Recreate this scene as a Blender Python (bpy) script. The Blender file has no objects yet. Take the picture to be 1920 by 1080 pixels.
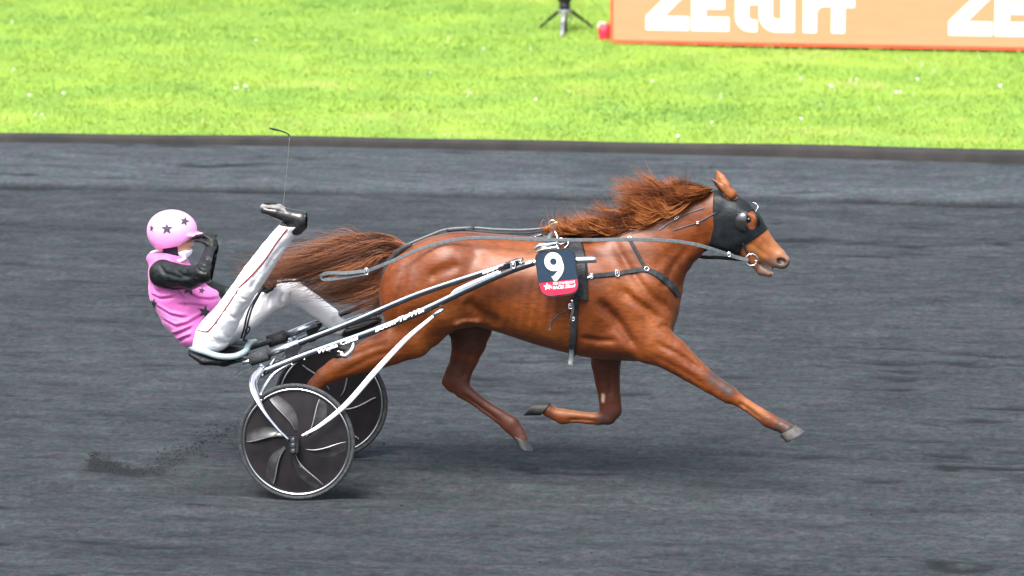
import bpy, math, random
import numpy as np
from mathutils import Vector
from mathutils.bvhtree import BVHTree

random.seed(7)
rng = np.random.default_rng(7)
R = math.radians
C = bpy.context.scene.collection
scene = bpy.context.scene

# ------------------------------------------------------------------ camera
CAM_D, CAM_E, CAM_A, CAM_S, CAM_Z = 32.0, R(11.0), R(8.5), 325.0, 1.167
view = np.array([-math.sin(CAM_A)*math.cos(CAM_E), math.cos(CAM_A)*math.cos(CAM_E), -math.sin(CAM_E)])
right = np.array([math.cos(CAM_A), math.sin(CAM_A), 0.0])
up = np.cross(right, view)
cam_pos = np.array([0, 0, CAM_Z]) - CAM_D*view
FPX = CAM_S*CAM_D
cd = bpy.data.cameras.new('camera')
cam = bpy.data.objects.new('camera', cd); C.objects.link(cam)
cam.location = cam_pos
cam.rotation_euler = (math.pi/2-CAM_E, 0, CAM_A)
cd.sensor_width = 36.0
cd.lens = FPX/1920*36.0
cd.clip_end = 2000
cd.dof.use_dof = True; cd.dof.focus_distance = 31.9; cd.dof.aperture_fstop = 3.0
scene.camera = cam

# ------------------------------------------------------------------ light
SUN_EL, SUN_AZ = R(54), R(196)      # azimuth from +Y clockwise
w = bpy.data.worlds.new('World'); scene.world = w; w.use_nodes = True
nt = w.node_tree
bg = nt.nodes['Background']
sky = nt.nodes.new('ShaderNodeTexSky'); sky.sky_type = 'NISHITA'; sky.sun_disc = False
sky.sun_elevation = SUN_EL; sky.sun_rotation = SUN_AZ; sky.dust_density = 3.0; sky.ozone_density = 1.0; sky.air_density = 1.0
# an overcast sky: the blue of the clear sky is mostly washed out by cloud
hsv = nt.nodes.new('ShaderNodeHueSaturation'); hsv.inputs['Saturation'].default_value = 0.45
nt.links.new(sky.outputs[0], hsv.inputs['Color'])
# cloud cover: brightest overhead, about a third of that at the horizon
tcw = nt.nodes.new('ShaderNodeTexCoord'); sep = nt.nodes.new('ShaderNodeSeparateXYZ'); nt.links.new(tcw.outputs['Generated'], sep.inputs[0])
ov = nt.nodes.new('ShaderNodeMapRange'); ov.inputs['From Min'].default_value = 0; ov.inputs['From Max'].default_value = 1
ov.inputs['To Min'].default_value = .30; ov.inputs['To Max'].default_value = 2.3; nt.links.new(sep.outputs[2], ov.inputs['Value'])
mxw = nt.nodes.new('ShaderNodeVectorMath'); mxw.operation = 'SCALE'; nt.links.new(hsv.outputs[0], mxw.inputs[0]); nt.links.new(ov.outputs[0], mxw.inputs['Scale'])
nt.links.new(mxw.outputs[0], bg.inputs[0])
bg.inputs[1].default_value = 0.12
sd = bpy.data.lights.new('sun', 'SUN'); sd.energy = 2.35; sd.angle = R(28); sd.color = (1, 0.965, 0.91)
sun = bpy.data.objects.new('sun', sd); C.objects.link(sun)
dirv = Vector((math.sin(SUN_AZ)*math.cos(SUN_EL), math.cos(SUN_AZ)*math.cos(SUN_EL), math.sin(SUN_EL)))
sun.rotation_euler = dirv.to_track_quat('Z', 'Y').to_euler()
scene.view_settings.view_transform = 'Standard'; scene.view_settings.look = 'None'
scene.view_settings.gamma = 1.0; scene.view_settings.use_curve_mapping = False
scene.view_settings.exposure = 1.38

# ------------------------------------------------------------------ helpers
def at(px, py, Y=None, Z=None):
    """a point of the photograph (1920 x 1080) turned into a place at a given depth or height"""
    d = view*FPX + right*(px-960) - up*(py-540)
    t = (Y-cam_pos[1])/d[1] if Z is None else (Z-cam_pos[2])/d[2]
    return cam_pos + t*d
M_ = 1/CAM_S

def catmull(P, n=8):
    P = [np.asarray(p, float) for p in P]
    if len(P) < 3:
        return [P[0]+(P[1]-P[0])*i/n for i in range(n+1)]
    Q = [2*P[0]-P[1]] + P + [2*P[-1]-P[-2]]
    out = []
    for i in range(1, len(Q)-2):
        a, b, c, d = Q[i-1:i+3]
        for k in range(n):
            t = k/n
            out.append(0.5*((2*b)+(-a+c)*t+(2*a-5*b+4*c-d)*t*t+(-a+3*b-3*c+d)*t**3))
    out.append(P[-1]); return out

BASE = {}
def mesh_obj(name, V, F, m, parent=None, smooth=True, base=None, attrs=None):
    V = np.asarray(V, np.float32).reshape(-1, 3)
    o_loc = np.zeros(3)
    if parent is not None: o_loc = BASE[parent.name]
    elif base is not None: o_loc = np.array(base, float)
    me = bpy.data.meshes.new(name)
    if isinstance(F, np.ndarray):
        n = F.shape[1]
        me.vertices.add(len(V)); me.vertices.foreach_set('co', (V-o_loc).astype(np.float32).ravel())
        me.loops.add(F.size); me.loops.foreach_set('vertex_index', F.astype(np.int32).ravel())
        me.polygons.add(len(F)); me.polygons.foreach_set('loop_start', np.arange(0, F.size, n, dtype=np.int32))
        me.update(calc_edges=True)
    else:
        me.from_pydata([tuple(v) for v in (V-o_loc)], [], [tuple(int(i) for i in f) for f in F]); me.update()
    me.polygons.foreach_set('use_smooth', np.full(len(me.polygons), smooth))
    if attrs:
        for k, a in attrs.items():
            at_ = me.attributes.new(k, 'FLOAT', 'POINT'); at_.data.foreach_set('value', np.asarray(a, np.float32))
    me.materials.append(m)
    o = bpy.data.objects.new(name, me); C.objects.link(o)
    if parent is not None: o.parent = parent
    else: o.location = o_loc
    BASE[o.name] = o_loc
    return o

def empty(name, base, label, cat, group=None):
    o = bpy.data.objects.new(name, None); C.objects.link(o); o.location = base
    o.empty_display_size = .1
    BASE[o.name] = np.array(base, float); tag(o, label, cat, group); return o
def tag(o, label=None, cat=None, group=None, kind=None):
    if label: o['label'] = label
    if cat: o['category'] = cat
    if group: o['group'] = group
    if kind: o['kind'] = kind
    return o

class MB:
    def __init__(s): s.V = []; s.F = []
    def add(s, V, F):
        b = len(s.V); s.V += [tuple(v) for v in V]; s.F += [tuple(i+b for i in f) for f in F]; return s
    def build(s, name, m, parent=None, smooth=True, base=None):
        return mesh_obj(name, s.V, s.F, m, parent, smooth, base)
    def tube(s, P, r, n=10, closed=False, flat=1.0, caps=True):
        P = [np.asarray(p, float) for p in P]; N = len(P)
        rs = [r]*N if np.isscalar(r) else list(r)
        if len(rs) != N: rs = list(np.interp(np.linspace(0, 1, N), np.linspace(0, 1, len(rs)), rs))
        V = []; prev = None
        for i in range(N):
            t = P[(i+1) % N]-P[i-1] if closed else P[min(i+1, N-1)]-P[max(i-1, 0)]
            t = t/(np.linalg.norm(t)+1e-9)
            if prev is None:
                a = np.array([0, 1., 0]) if abs(t[1]) < .8 else np.array([0, 0, 1.])
            else: a = prev
            a = a - t*(a@t); a /= np.linalg.norm(a)+1e-9; prev = a
            b = np.cross(t, a)
            for k in range(n):
                an = 2*math.pi*k/n
                V.append(P[i]+rs[i]*(a*math.cos(an)*flat+b*math.sin(an)))
        F = []
        for i in range(N if closed else N-1):
            j = (i+1) % N
            for k in range(n):
                l = (k+1) % n
                F.append((i*n+k, j*n+k, j*n+l, i*n+l))
        if not closed and caps:
            F.append(tuple(range(n))); F.append(tuple((N-1)*n+k for k in reversed(range(n))))
        return s.add(V, F)
    def ribbon(s, P, Nn, width, th=.004):
        P = [np.asarray(p, float) for p in P]; N = len(P)
        ws = [width]*N if np.isscalar(width) else list(np.interp(np.linspace(0, 1, N), np.linspace(0, 1, len(width)), width))
        V = []
        for i in range(N):
            t = P[min(i+1, N-1)]-P[max(i-1, 0)]; t /= np.linalg.norm(t)+1e-9
            n = np.asarray(Nn[i] if len(Nn) == N else Nn[0], float); n = n-t*(n@t); n /= np.linalg.norm(n)+1e-9
            b = np.cross(t, n)*ws[i]/2
            V += [P[i]-b, P[i]-b*.8+n*th, P[i]+b*.8+n*th, P[i]+b, P[i]+b-n*.001, P[i]-b-n*.001]
        F = []
        for i in range(N-1):
            for k in range(6):
                l = (k+1) % 6; F.append((i*6+k, i*6+l, (i+1)*6+l, (i+1)*6+k))
        F.append(tuple(range(6))); F.append(tuple((N-1)*6+k for k in reversed(range(6))))
        return s.add(V, F)
    def box(s, c, u, v, w, a, b, d):
        c = np.asarray(c, float); u, v, w = [np.asarray(q, float)/np.linalg.norm(q) for q in (u, v, w)]
        V = [c+u*a*i+v*b*j+w*d*k for i in (-1, 1) for j in (-1, 1) for k in (-1, 1)]
        return s.add(V, [(0, 1, 3, 2), (4, 6, 7, 5), (0, 4, 5, 1), (2, 3, 7, 6), (0, 2, 6, 4), (1, 5, 7, 3)])
    def sphere(s, c, r, n=12, m=8, rz=None):
        c = np.asarray(c, float); rr = np.array([r, r, r] if np.isscalar(r) else r, float)
        V = [c+rr*[0, 0, 1]]
        for j in range(1, m):
            for i in range(n):
                a, b = math.pi*j/m, 2*math.pi*i/n
                V.append(c+rr*[math.sin(a)*math.cos(b), math.sin(a)*math.sin(b), math.cos(a)])
        V.append(c-rr*[0, 0, 1]); F = []
        for i in range(n):
            k = (i+1) % n
            F.append((0, 1+i, 1+k)); F.append((len(V)-1, 1+(m-2)*n+k, 1+(m-2)*n+i))
            for j in range(m-2):
                F.append((1+j*n+i, 1+(j+1)*n+i, 1+(j+1)*n+k, 1+j*n+k))
        return s.add(V, F)
    def slab(s, poly, Y, th=.003):
        """px polygon -> plate standing at depth Y, th thick away from the camera"""
        P = [at(x, y, Y) for x, y in poly]; n = len(P)
        Q = [p+np.array([0, th, 0]) for p in P]
        return s.add(P+Q, [tuple(range(n)), tuple(range(2*n-1, n-1, -1))]+[(i, i+n, (i+1) % n+n, (i+1) % n) for i in range(n)])

# ---- signed distance sculpting, meshed with surface nets
class SDF:
    def __init__(s, lo, hi, h):
        s.h = h; s.lo = np.array(lo, float)
        n = np.ceil((np.array(hi)-s.lo)/h).astype(int)+1
        s.ax = [(s.lo[i]+h*np.arange(n[i])).astype(np.float32) for i in range(3)]
        s.D = np.full(tuple(n), .3, np.float32)
    def sub(s, lo, hi, pad):
        sl = []
        for i in range(3):
            a = max(0, int((lo[i]-pad-s.lo[i])/s.h)); b = min(len(s.ax[i]), int((hi[i]+pad-s.lo[i])/s.h)+2)
            if b <= a: return None, None, None, None
            sl.append(slice(a, b))
        return tuple(sl), s.ax[0][sl[0]][:, None, None], s.ax[1][sl[1]][None, :, None], s.ax[2][sl[2]][None, None, :]
    @staticmethod
    def smin(a, b, k):
        if k <= 0: return np.minimum(a, b)
        h = np.maximum(k-np.abs(a-b), 0)/k
        return np.minimum(a, b)-h*h*k*.25
    def chain(s, pts, k=.03, op='add'):
        """pts: (centre, radius, lateral radius)"""
        P = [np.asarray(p[0], float) for p in pts]; rr = [p[1] for p in pts]; ry = [p[2] if len(p) > 2 else p[1] for p in pts]
        mx = max(max(rr), max(ry))
        lo = np.min(P, 0)-mx; hi = np.max(P, 0)+mx
        sl, x, y, z = s.sub(lo, hi, k+3*s.h)
        if sl is None: return
        best = None
        for i in range(max(1, len(P)-1)):
            A = P[i]; j = min(i+1, len(P)-1); B = P[j]; AB = B-A; L = AB@AB+1e-12
            t = np.clip(((x-A[0])*AB[0]+(y-A[1])*AB[1]+(z-A[2])*AB[2])/L, 0, 1)
            r = rr[i]+(rr[j]-rr[i])*t; w = (ry[i]/rr[i])+((ry[j]/rr[j])-(ry[i]/rr[i]))*t
            d = np.sqrt((x-A[0]-AB[0]*t)**2+(z-A[2]-AB[2]*t)**2+((y-A[1]-AB[1]*t)/w)**2)-r
            best = d if best is None else SDF.smin(best, d, .006)
        s.op(sl, best, k, op)
    def op(s, sl, d, k, op):
        if op == 'add': s.D[sl] = SDF.smin(s.D[sl], d, k)
        elif op == 'cut': s.D[sl] = -SDF.smin(-s.D[sl], d, k)
        elif op == 'and': s.D[sl] = -SDF.smin(-s.D[sl], -d, k)
    def ell(s, c, r, k=.02, op='add', rot=0.0):
        c = np.asarray(c, float); r = np.asarray(r, float); m = r.max()
        sl, x, y, z = s.sub(c-m, c+m, k+3*s.h)
        if sl is None: return
        ca, sa = math.cos(rot), math.sin(rot)
        X = (x-c[0])*ca+(z-c[2])*sa; Z = -(x-c[0])*sa+(z-c[2])*ca; Y = y-c[1]
        k0 = np.sqrt((X/r[0])**2+(Y/r[1])**2+(Z/r[2])**2)+1e-6
        k1 = np.sqrt((X/r[0]**2)**2+(Y/r[1]**2)**2+(Z/r[2]**2)**2)+1e-6
        s.op(sl, k0*(k0-1)/k1, k, op)
    def loft(s, X, zc, a, b, k=.03, e=2.3):
        """body lofted along x: centre height zc, half height a, half width b"""
        sl, x, y, z = s.sub((X[0], -max(b), min(zc)-max(a)), (X[-1], max(b), max(zc)+max(a)), k+3*s.h)
        xs = x[:, 0, 0]
        zc_ = np.interp(xs, X, zc)[:, None, None]; a_ = np.interp(xs, X, a)[:, None, None]; b_ = np.interp(xs, X, b)[:, None, None]
        q = (np.abs((z-zc_)/a_)**e+np.abs(y/b_)**e)**(1/e)
        d = (q-1)*np.minimum(a_, b_)
        ex = np.maximum(np.maximum(X[0]-xs, xs-X[-1]), 0)[:, None, None]
        d = np.sqrt(np.maximum(d, 0)**2+ex**2)+np.where(ex > 0, 0, np.minimum(d, 0))
        s.op(sl, d.astype(np.float32), k, 'add')
    def crease(s, P, sig, amp, ylo=-9, yhi=9):
        P = np.asarray(P, float); lo = P.min(0); hi = P.max(0)
        lo = [lo[0], max(ylo, s.lo[1]), lo[2]]; hi = [hi[0], min(yhi, s.ax[1][-1]), hi[2]]
        sl, x, y, z = s.sub(lo, hi, 3*sig)
        if sl is None: return
        x2 = x[:, 0, 0][:, None]; z2 = z[0, 0, :][None, :]
        d2 = None; n = len(P)-1
        for i in range(n):
            A, B = P[i][[0, 2]], P[i+1][[0, 2]]; AB = B-A; L = AB@AB+1e-12
            t = np.clip(((x2-A[0])*AB[0]+(z2-A[1])*AB[1])/L, 0, 1)
            u = (i+t)/n
            q = (x2-A[0]-AB[0]*t)**2+(z2-A[1]-AB[1]*t)**2
            g = np.exp(-q/(2*sig*sig))*np.clip(np.minimum(u, 1-u)*5+.15, 0, 1)
            d2 = g if d2 is None else np.maximum(d2, g)
        wy = np.clip((yhi-y)/.03, 0, 1)*np.clip((y-ylo)/.03, 0, 1)
        s.D[sl] += (amp*d2[:, None, :]*wy).astype(np.float32)
    def prism(s, poly, op, k=.003, Y=0, ylo=-9, yhi=9):
        P = [at(px, py, Y)[[0, 2]] for px, py in poly]
        x2 = s.ax[0][:, None]; z2 = s.ax[2][None, :]
        d = np.full((len(s.ax[0]), len(s.ax[2])), 1e9); sg = np.ones_like(d); n = len(P)
        for i in range(n):
            a, b = P[i], P[(i+1) % n]; e = b-a; wx = x2-a[0]; wz = z2-a[1]
            t = np.clip((wx*e[0]+wz*e[1])/(e@e), 0, 1)
            d = np.minimum(d, (wx-e[0]*t)**2+(wz-e[1]*t)**2)
            c1 = z2 >= a[1]; c2 = z2 < b[1]; c3 = e[0]*wz > e[1]*wx
            flip = (c1 & c2 & c3) | (~c1 & ~c2 & ~c3); sg = np.where(flip, -sg, sg)
        d = np.broadcast_to((sg*np.sqrt(d))[:, None, :], s.D.shape).astype(np.float32)
        sl = (slice(None), slice(None), slice(None))
        if ylo > -9 or yhi < 9:
            y = s.ax[1][None, :, None]; d = np.maximum(d, np.maximum(ylo-y, y-yhi))
        s.op(sl, d, k, op)
    def mesh(s):
        D = s.D; S = D < 0
        cnt = np.zeros(tuple(np.array(D.shape)-1), np.int8)
        def cor(A, o): return A[o[0]:A.shape[0]-1+o[0], o[1]:A.shape[1]-1+o[1], o[2]:A.shape[2]-1+o[2]]
        offs = [(i, j, k) for i in (0, 1) for j in (0, 1) for k in (0, 1)]
        for o in offs: cnt += cor(S, o)
        act = (cnt > 0) & (cnt < 8)
        idx = np.argwhere(act); ids = np.full(act.shape, -1, np.int32); ids[act] = np.arange(len(idx))
        val = {o: cor(D, o)[act] for o in offs}
        pos = np.zeros((len(idx), 3)); num = np.zeros(len(idx))
        for o in offs:
            for ax in range(3):
                if o[ax]: continue
                p = list(o); p[ax] = 1; p = tuple(p)
                a, b = val[o], val[p]; cr = (a < 0) != (b < 0)
                t = np.where(cr, a/np.where(a == b, 1, a-b), 0)
                q = np.array(o, float)[None]+t[:, None]*(np.array(p)-np.array(o))[None]
                pos += np.where(cr[:, None], q, 0); num += cr
        V = (idx+pos/num[:, None])*s.h+s.lo
        Fs = []
        for ax in range(3):
            o2 = [i for i in range(3) if i != ax]
            sh = list(D.shape)
            sA = [slice(None)]*3; sB = [slice(None)]*3
            sA[ax] = slice(0, sh[ax]-1); sB[ax] = slice(1, sh[ax])
            for o in o2: sA[o] = slice(1, sh[o]-1); sB[o] = slice(1, sh[o]-1)
            A, B = S[tuple(sA)], S[tuple(sB)]
            e = np.argwhere(A != B)
            if not len(e): continue
            ins = A[tuple(e.T)]
            base = e.copy()
            for o in o2: base[:, o] += 1
            def cell(da, db):
                c = base.copy(); c[:, o2[0]] += da; c[:, o2[1]] += db; return ids[tuple(c.T)]
            q = np.stack([cell(-1, -1), cell(0, -1), cell(0, 0), cell(-1, 0)], 1)
            flip = ins if ax != 1 else ~ins
            q = np.where(flip[:, None], q, q[:, ::-1])
            Fs.append(q)
        return V, np.concatenate(Fs)

class Surf:
    def __init__(s, V, F): s.b = BVHTree.FromPolygons([tuple(v) for v in V], [tuple(int(i) for i in f) for f in F])
    def hit(s, px, py, off=.004):
        d = view*FPX+right*(px-960)-up*(py-540); d = d/np.linalg.norm(d)
        l, n, i, dist = s.b.ray_cast(Vector(cam_pos), Vector(d))
        if l is None: return None, None
        n = np.array(n); n = n if n@d < 0 else -n
        return np.array(l)+n*off, n
    def path(s, pts, off=.004, n=8):
        P, N = [], []
        for q in catmull([np.array([a, b, 0.]) for a, b in pts], n):
            p, m = s.hit(q[0], q[1], off)
            if p is not None: P.append(p); N.append(m)
        # iron out steps between neighbouring samples
        if len(P) > 4:
            A = np.array(P); B = np.array(N)
            for _ in range(2):
                A[1:-1] = (A[:-2]+2*A[1:-1]+A[2:])/4; B[1:-1] = (B[:-2]+2*B[1:-1]+B[2:])/4
            P, N = list(A), list(B)
        return P, N

# ------------------------------------------------------------------ materials
def mat(name, col, rough=.5, metal=0., spec=.5, noise=None, bump=None, coat=0, sheen=0, stretch=(1, 1, 1), trans=0):
    m = bpy.data.materials.new(name); m.use_nodes = True; t = m.node_tree; b = t.nodes['Principled BSDF']
    b.inputs['Base Color'].default_value = (*col, 1); b.inputs['Roughness'].default_value = rough
    b.inputs['Metallic'].default_value = metal; b.inputs['Specular IOR Level'].default_value = spec
    b.inputs['Coat Weight'].default_value = coat; b.inputs['Coat Roughness'].default_value = .15
    b.inputs['Sheen Weight'].default_value = sheen
    tc = t.nodes.new('ShaderNodeTexCoord'); mp = t.nodes.new('ShaderNodeMapping'); mp.inputs['Scale'].default_value = stretch
    t.links.new(tc.outputs['Object'], mp.inputs[0])
    m['mp'] = mp.name
    if noise:
        sc, c2, lo, hi = noise
        n = t.nodes.new('ShaderNodeTexNoise'); n.inputs['Scale'].default_value = sc; n.inputs['Detail'].default_value = 6
        t.links.new(mp.outputs[0], n.inputs[0])
        r = t.nodes.new('ShaderNodeValToRGB'); r.color_ramp.elements[0].position = lo; r.color_ramp.elements[1].position = hi
        r.color_ramp.elements[0].color = (*col, 1); r.color_ramp.elements[1].color = (*c2, 1)
        t.links.new(n.outputs[0], r.inputs[0]); t.links.new(r.outputs[0], b.inputs['Base Color'])
    if bump:
        sc, st, dist = bump
        n = t.nodes.new('ShaderNodeTexNoise'); n.inputs['Scale'].default_value = sc; n.inputs['Detail'].default_value = 5
        t.links.new(mp.outputs[0], n.inputs[0])
        bp = t.nodes.new('ShaderNodeBump'); bp.inputs['Strength'].default_value = st; bp.inputs['Distance'].default_value = dist
        t.links.new(n.outputs[0], bp.inputs['Height']); t.links.new(bp.outputs[0], b.inputs['Normal'])
    return m

M = {}
M['black_leather'] = mat('black_leather', (.022, .024, .027), .5, noise=(40, (.045, .047, .05), .4, .7), bump=(200, .3, .001))
M['grey_web'] = mat('grey_web', (.06, .07, .078), .55, noise=(60, (.10, .115, .125), .35, .7), bump=(300, .3, .001))
M['chrome'] = mat('chrome', (.75, .76, .78), .18, 1, noise=(30, (.55, .56, .58), .5, .8))
M['alu'] = mat('alu', (.72, .75, .80), .28, 1, noise=(25, (.6, .62, .66), .4, .8))
M['white_paint'] = mat('white_paint', (.82, .83, .85), .3, coat=.3, noise=(20, (.7, .71, .73), .55, .8))
M['black_paint'] = mat('black_paint', (.012, .013, .016), .28, coat=.6, noise=(30, (.03, .032, .036), .5, .8))
M['shaft_paint'] = mat('shaft_paint', (.016, .018, .022), .22, coat=.9, noise=(12, (.03, .034, .04), .5, .8))
M['rubber'] = mat('rubber', (.028, .03, .033), .7, noise=(60, (.06, .062, .065), .4, .75), bump=(150, .3, .002))
M['disc'] = mat('disc', (.013, .012, .0135), .34, noise=(9, (.021, .018, .020), .4, .7), bump=(60, .1, .001))
M['blade'] = mat('blade', (.022, .021, .023), .22, noise=(15, (.05, .05, .053), .4, .7))
M['pale_strip'] = mat('pale_strip', (.42, .49, .57), .22, coat=.5, noise=(14, (.34, .40, .47), .4, .7))
M['fin'] = mat('fin', (.20, .20, .21), .25, .3, noise=(20, (.26, .26, .27), .4, .7))
M['seat_grey'] = mat('seat_grey', (.24, .31, .34), .35, noise=(20, (.32, .38, .4), .4, .8), coat=.3)
M['seat_black'] = mat('seat_black', (.014, .016, .018), .4, noise=(20, (.04, .042, .045), .5, .8))
M['pink'] = mat('pink', (.56, .125, .40), .6, noise=(5, (.50, .10, .35), .4, .7), bump=(12, .5, .02), sheen=.2)
M['pink_pale'] = mat('pink_pale', (.78, .32, .64), .38, noise=(8, (.75, .29, .61), .4, .7), coat=.3)
M['star_black'] = mat('star_black', (.03, .032, .045), .55, noise=(50, (.05, .052, .065), .4, .7))
M['white_cloth'] = mat('white_cloth', (.88, .88, .90), .65, noise=(6, (.83, .83, .86), .4, .7), bump=(11, .45, .02))
M['red_stripe'] = mat('red_stripe', (.28, .02, .03), .6, noise=(60, (.22, .015, .025), .4, .7))
M['black_sleeve'] = mat('black_sleeve', (.006, .0075, .008), .48, noise=(20, (.014, .017, .018), .45, .7), bump=(13, .7, .02), stretch=(1, 1, 1.6), coat=.06)
M['glove'] = mat('glove', (.010, .011, .011), .42, noise=(80, (.025, .027, .027), .4, .7), bump=(90, .3, .002))
M['balaclava'] = mat('balaclava', (.018, .017, .035), .8, noise=(60, (.03, .03, .05), .4, .7), bump=(80, .3, .002))
M['mask'] = mat('mask', (.72, .78, .83), .7, noise=(60, (.65, .7, .76), .4, .7), bump=(120, .2, .001))
M['skin'] = mat('skin', (.58, .29, .2), .5, noise=(40, (.62, .33, .24), .4, .7), bump=(200, .15, .001))
M['skin'].node_tree.nodes['Principled BSDF'].inputs['Subsurface Weight'].default_value = .1
M['goggle'] = mat('goggle', (.02, .02, .025), .1, coat=1, noise=(20, (.04, .04, .05), .4, .7))
M['boot'] = mat('boot', (.012, .012, .013), .3, coat=.4, noise=(40, (.03, .03, .032), .5, .8), bump=(60, .3, .002))
M['sole'] = mat('sole', (.13, .125, .12), .75, noise=(40, (.22, .21, .2), .4, .7), bump=(90, .6, .004))
M['cream'] = mat('cream', (.62, .5, .38), .8, noise=(60, (.5, .38, .28), .4, .7), bump=(90, .4, .003))
M['navy'] = mat('navy', (.018, .035, .062), .5, noise=(30, (.024, .042, .07), .4, .7))
M['plate_red'] = mat('plate_red', (.62, .02, .06), .5, noise=(40, (.56, .016, .05), .4, .7))
M['white_print'] = mat('white_print', (.82, .82, .82), .5, noise=(60, (.76, .76, .76), .4, .7))
M['hoof'] = mat('hoof', (.018, .019, .019), .55, noise=(24, (.05, .049, .046), .4, .75), bump=(60, .5, .003), stretch=(1, 1, .3))
M['hoof_pale'] = mat('hoof_pale', (.030, .032, .036), .6, noise=(18, (.10, .08, .06), .45, .75), bump=(60, .5, .003))
M['hood'] = mat('hood', (.009, .011, .013), .38, noise=(12, (.018, .021, .024), .4, .7), bump=(22, .7, .008), sheen=.12)
M['eye'] = mat('eye', (.006, .004, .003), .06, coat=1, noise=(20, (.01, .007, .005), .4, .7))
M['cup'] = mat('cup', (.012, .013, .015), .12, coat=1, noise=(20, (.02, .022, .024), .4, .7))
M['trip_black'] = mat('trip_black', (.02, .021, .022), .4, noise=(40, (.04, .04, .042), .5, .8))
M['trip_grey'] = mat('trip_grey', (.22, .22, .24), .4, .4, noise=(40, (.3, .3, .32), .5, .8))
M['red_bag'] = mat('red_bag', (.7, .02, .05), .55, noise=(20, (.5, .012, .03), .4, .75), bump=(30, .5, .02))
M['kerb'] = mat('kerb', (.022, .021, .0215), .75, noise=(5, (.036, .033, .032), .35, .75), bump=(40, .3, .006))

def horse_mat():
    m = bpy.data.materials.new('chestnut_coat'); m.use_nodes = True; t = m.node_tree; b = t.nodes['Principled BSDF']; L = t.links.new
    tc = t.nodes.new('ShaderNodeTexCoord')
    def noise(sc, det=5, stretch=(1, 1, 1)):
        mp = t.nodes.new('ShaderNodeMapping'); mp.inputs['Scale'].default_value = stretch; L(tc.outputs['Object'], mp.inputs[0])
        n = t.nodes.new('ShaderNodeTexNoise'); n.inputs['Scale'].default_value = sc; n.inputs['Detail'].default_value = det; L(mp.outputs[0], n.inputs[0]); return n
    def ramp(src, els):
        r = t.nodes.new('ShaderNodeValToRGB'); e = r.color_ramp.elements
        e[0].position, e[0].color = els[0][0], (*els[0][1], 1); e[1].position, e[1].color = els[-1][0], (*els[-1][1], 1)
        for p, c in els[1:-1]:
            q = e.new(p); q.color = (*c, 1)
        L(src, r.inputs[0]); return r
    def mix(f, a, c):
        x = t.nodes.new('ShaderNodeMix'); x.data_type = 'RGBA'
        L(f, x.inputs[0]) if not isinstance(f, float) else None
        L(a, x.inputs[6]) if not isinstance(a, tuple) else setattr(x.inputs[6], 'default_value', (*a, 1))
        L(c, x.inputs[7]) if not isinstance(c, tuple) else setattr(x.inputs[7], 'default_value', (*c, 1))
        return x.outputs[2]
    base = ramp(noise(3.5, 6).outputs[0], [(.3, (.102, .0215, .003)), (.55, (.155, .037, .0048)), (.75, (.205, .057, .0075))])
    fine = ramp(noise(70, 6, (.3, 1, 1)).outputs[0], [(.3, (.70, .68, .66)), (.7, (1.25, 1.27, 1.3))])
    mu = t.nodes.new('ShaderNodeMix'); mu.data_type = 'RGBA'; mu.blend_type = 'MULTIPLY'; mu.inputs[0].default_value = 1
    L(base.outputs[0], mu.inputs[6]); L(fine.outputs[0], mu.inputs[7])
    col = mu.outputs[2]
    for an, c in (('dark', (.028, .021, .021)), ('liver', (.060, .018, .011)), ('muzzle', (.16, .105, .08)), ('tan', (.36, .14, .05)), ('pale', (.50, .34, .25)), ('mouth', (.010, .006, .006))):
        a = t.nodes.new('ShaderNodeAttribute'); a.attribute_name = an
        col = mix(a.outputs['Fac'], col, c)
    L(col, b.inputs['Base Color'])
    b.inputs['Roughness'].default_value = .46; b.inputs['Specular IOR Level'].default_value = .42
    b.inputs['Sheen Weight'].default_value = .05; b.inputs['Sheen Roughness'].default_value = .35
    b.inputs['Sheen Tint'].default_value = (1, .84, .8, 1)
    n1 = noise(6, 2, (1, 1, .7)); n2 = noise(30, 4, (.35, 1, 1)); n3 = noise(190, 3, (.25, 1, 1))
    ad = t.nodes.new('ShaderNodeMath'); ad.operation = 'MULTIPLY_ADD'; L(n2.outputs[0], ad.inputs[0]); ad.inputs[1].default_value = .12; L(n1.outputs[0], ad.inputs[2])
    ad2 = t.nodes.new('ShaderNodeMath'); ad2.operation = 'MULTIPLY_ADD'; L(n3.outputs[0], ad2.inputs[0]); ad2.inputs[1].default_value = .07; L(ad.outputs[0], ad2.inputs[2])
    bp = t.nodes.new('ShaderNodeBump'); bp.inputs['Strength'].default_value = .4; bp.inputs['Distance'].default_value = .02
    L(ad2.outputs[0], bp.inputs['Height']); L(bp.outputs[0], b.inputs['Normal'])
    return m
M['horse'] = horse_mat()

def attr_ramp_mat(name, els, rough=.5, spec=.4, attr='tone'):
    m = bpy.data.materials.new(name); m.use_nodes = True; t = m.node_tree; b = t.nodes['Principled BSDF']
    a = t.nodes.new('ShaderNodeAttribute'); a.attribute_name = attr
    r = t.nodes.new('ShaderNodeValToRGB'); e = r.color_ramp.elements
    e[0].position, e[0].color = els[0][0], (*els[0][1], 1); e[1].position, e[1].color = els[-1][0], (*els[-1][1], 1)
    for p, c in els[1:-1]:
        q = e.new(p); q.color = (*c, 1)
    t.links.new(a.outputs['Fac'], r.inputs[0]); t.links.new(r.outputs[0], b.inputs['Base Color'])
    b.inputs['Roughness'].default_value = rough; b.inputs['Specular IOR Level'].default_value = spec
    return m
M['mane'] = attr_ramp_mat('mane_hair', [(0, (.05, .014, .006)), (.3, (.15, .040, .011)), (.65, (.33, .10, .026)), (1, (.56, .23, .075))], .5, .3)
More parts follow.
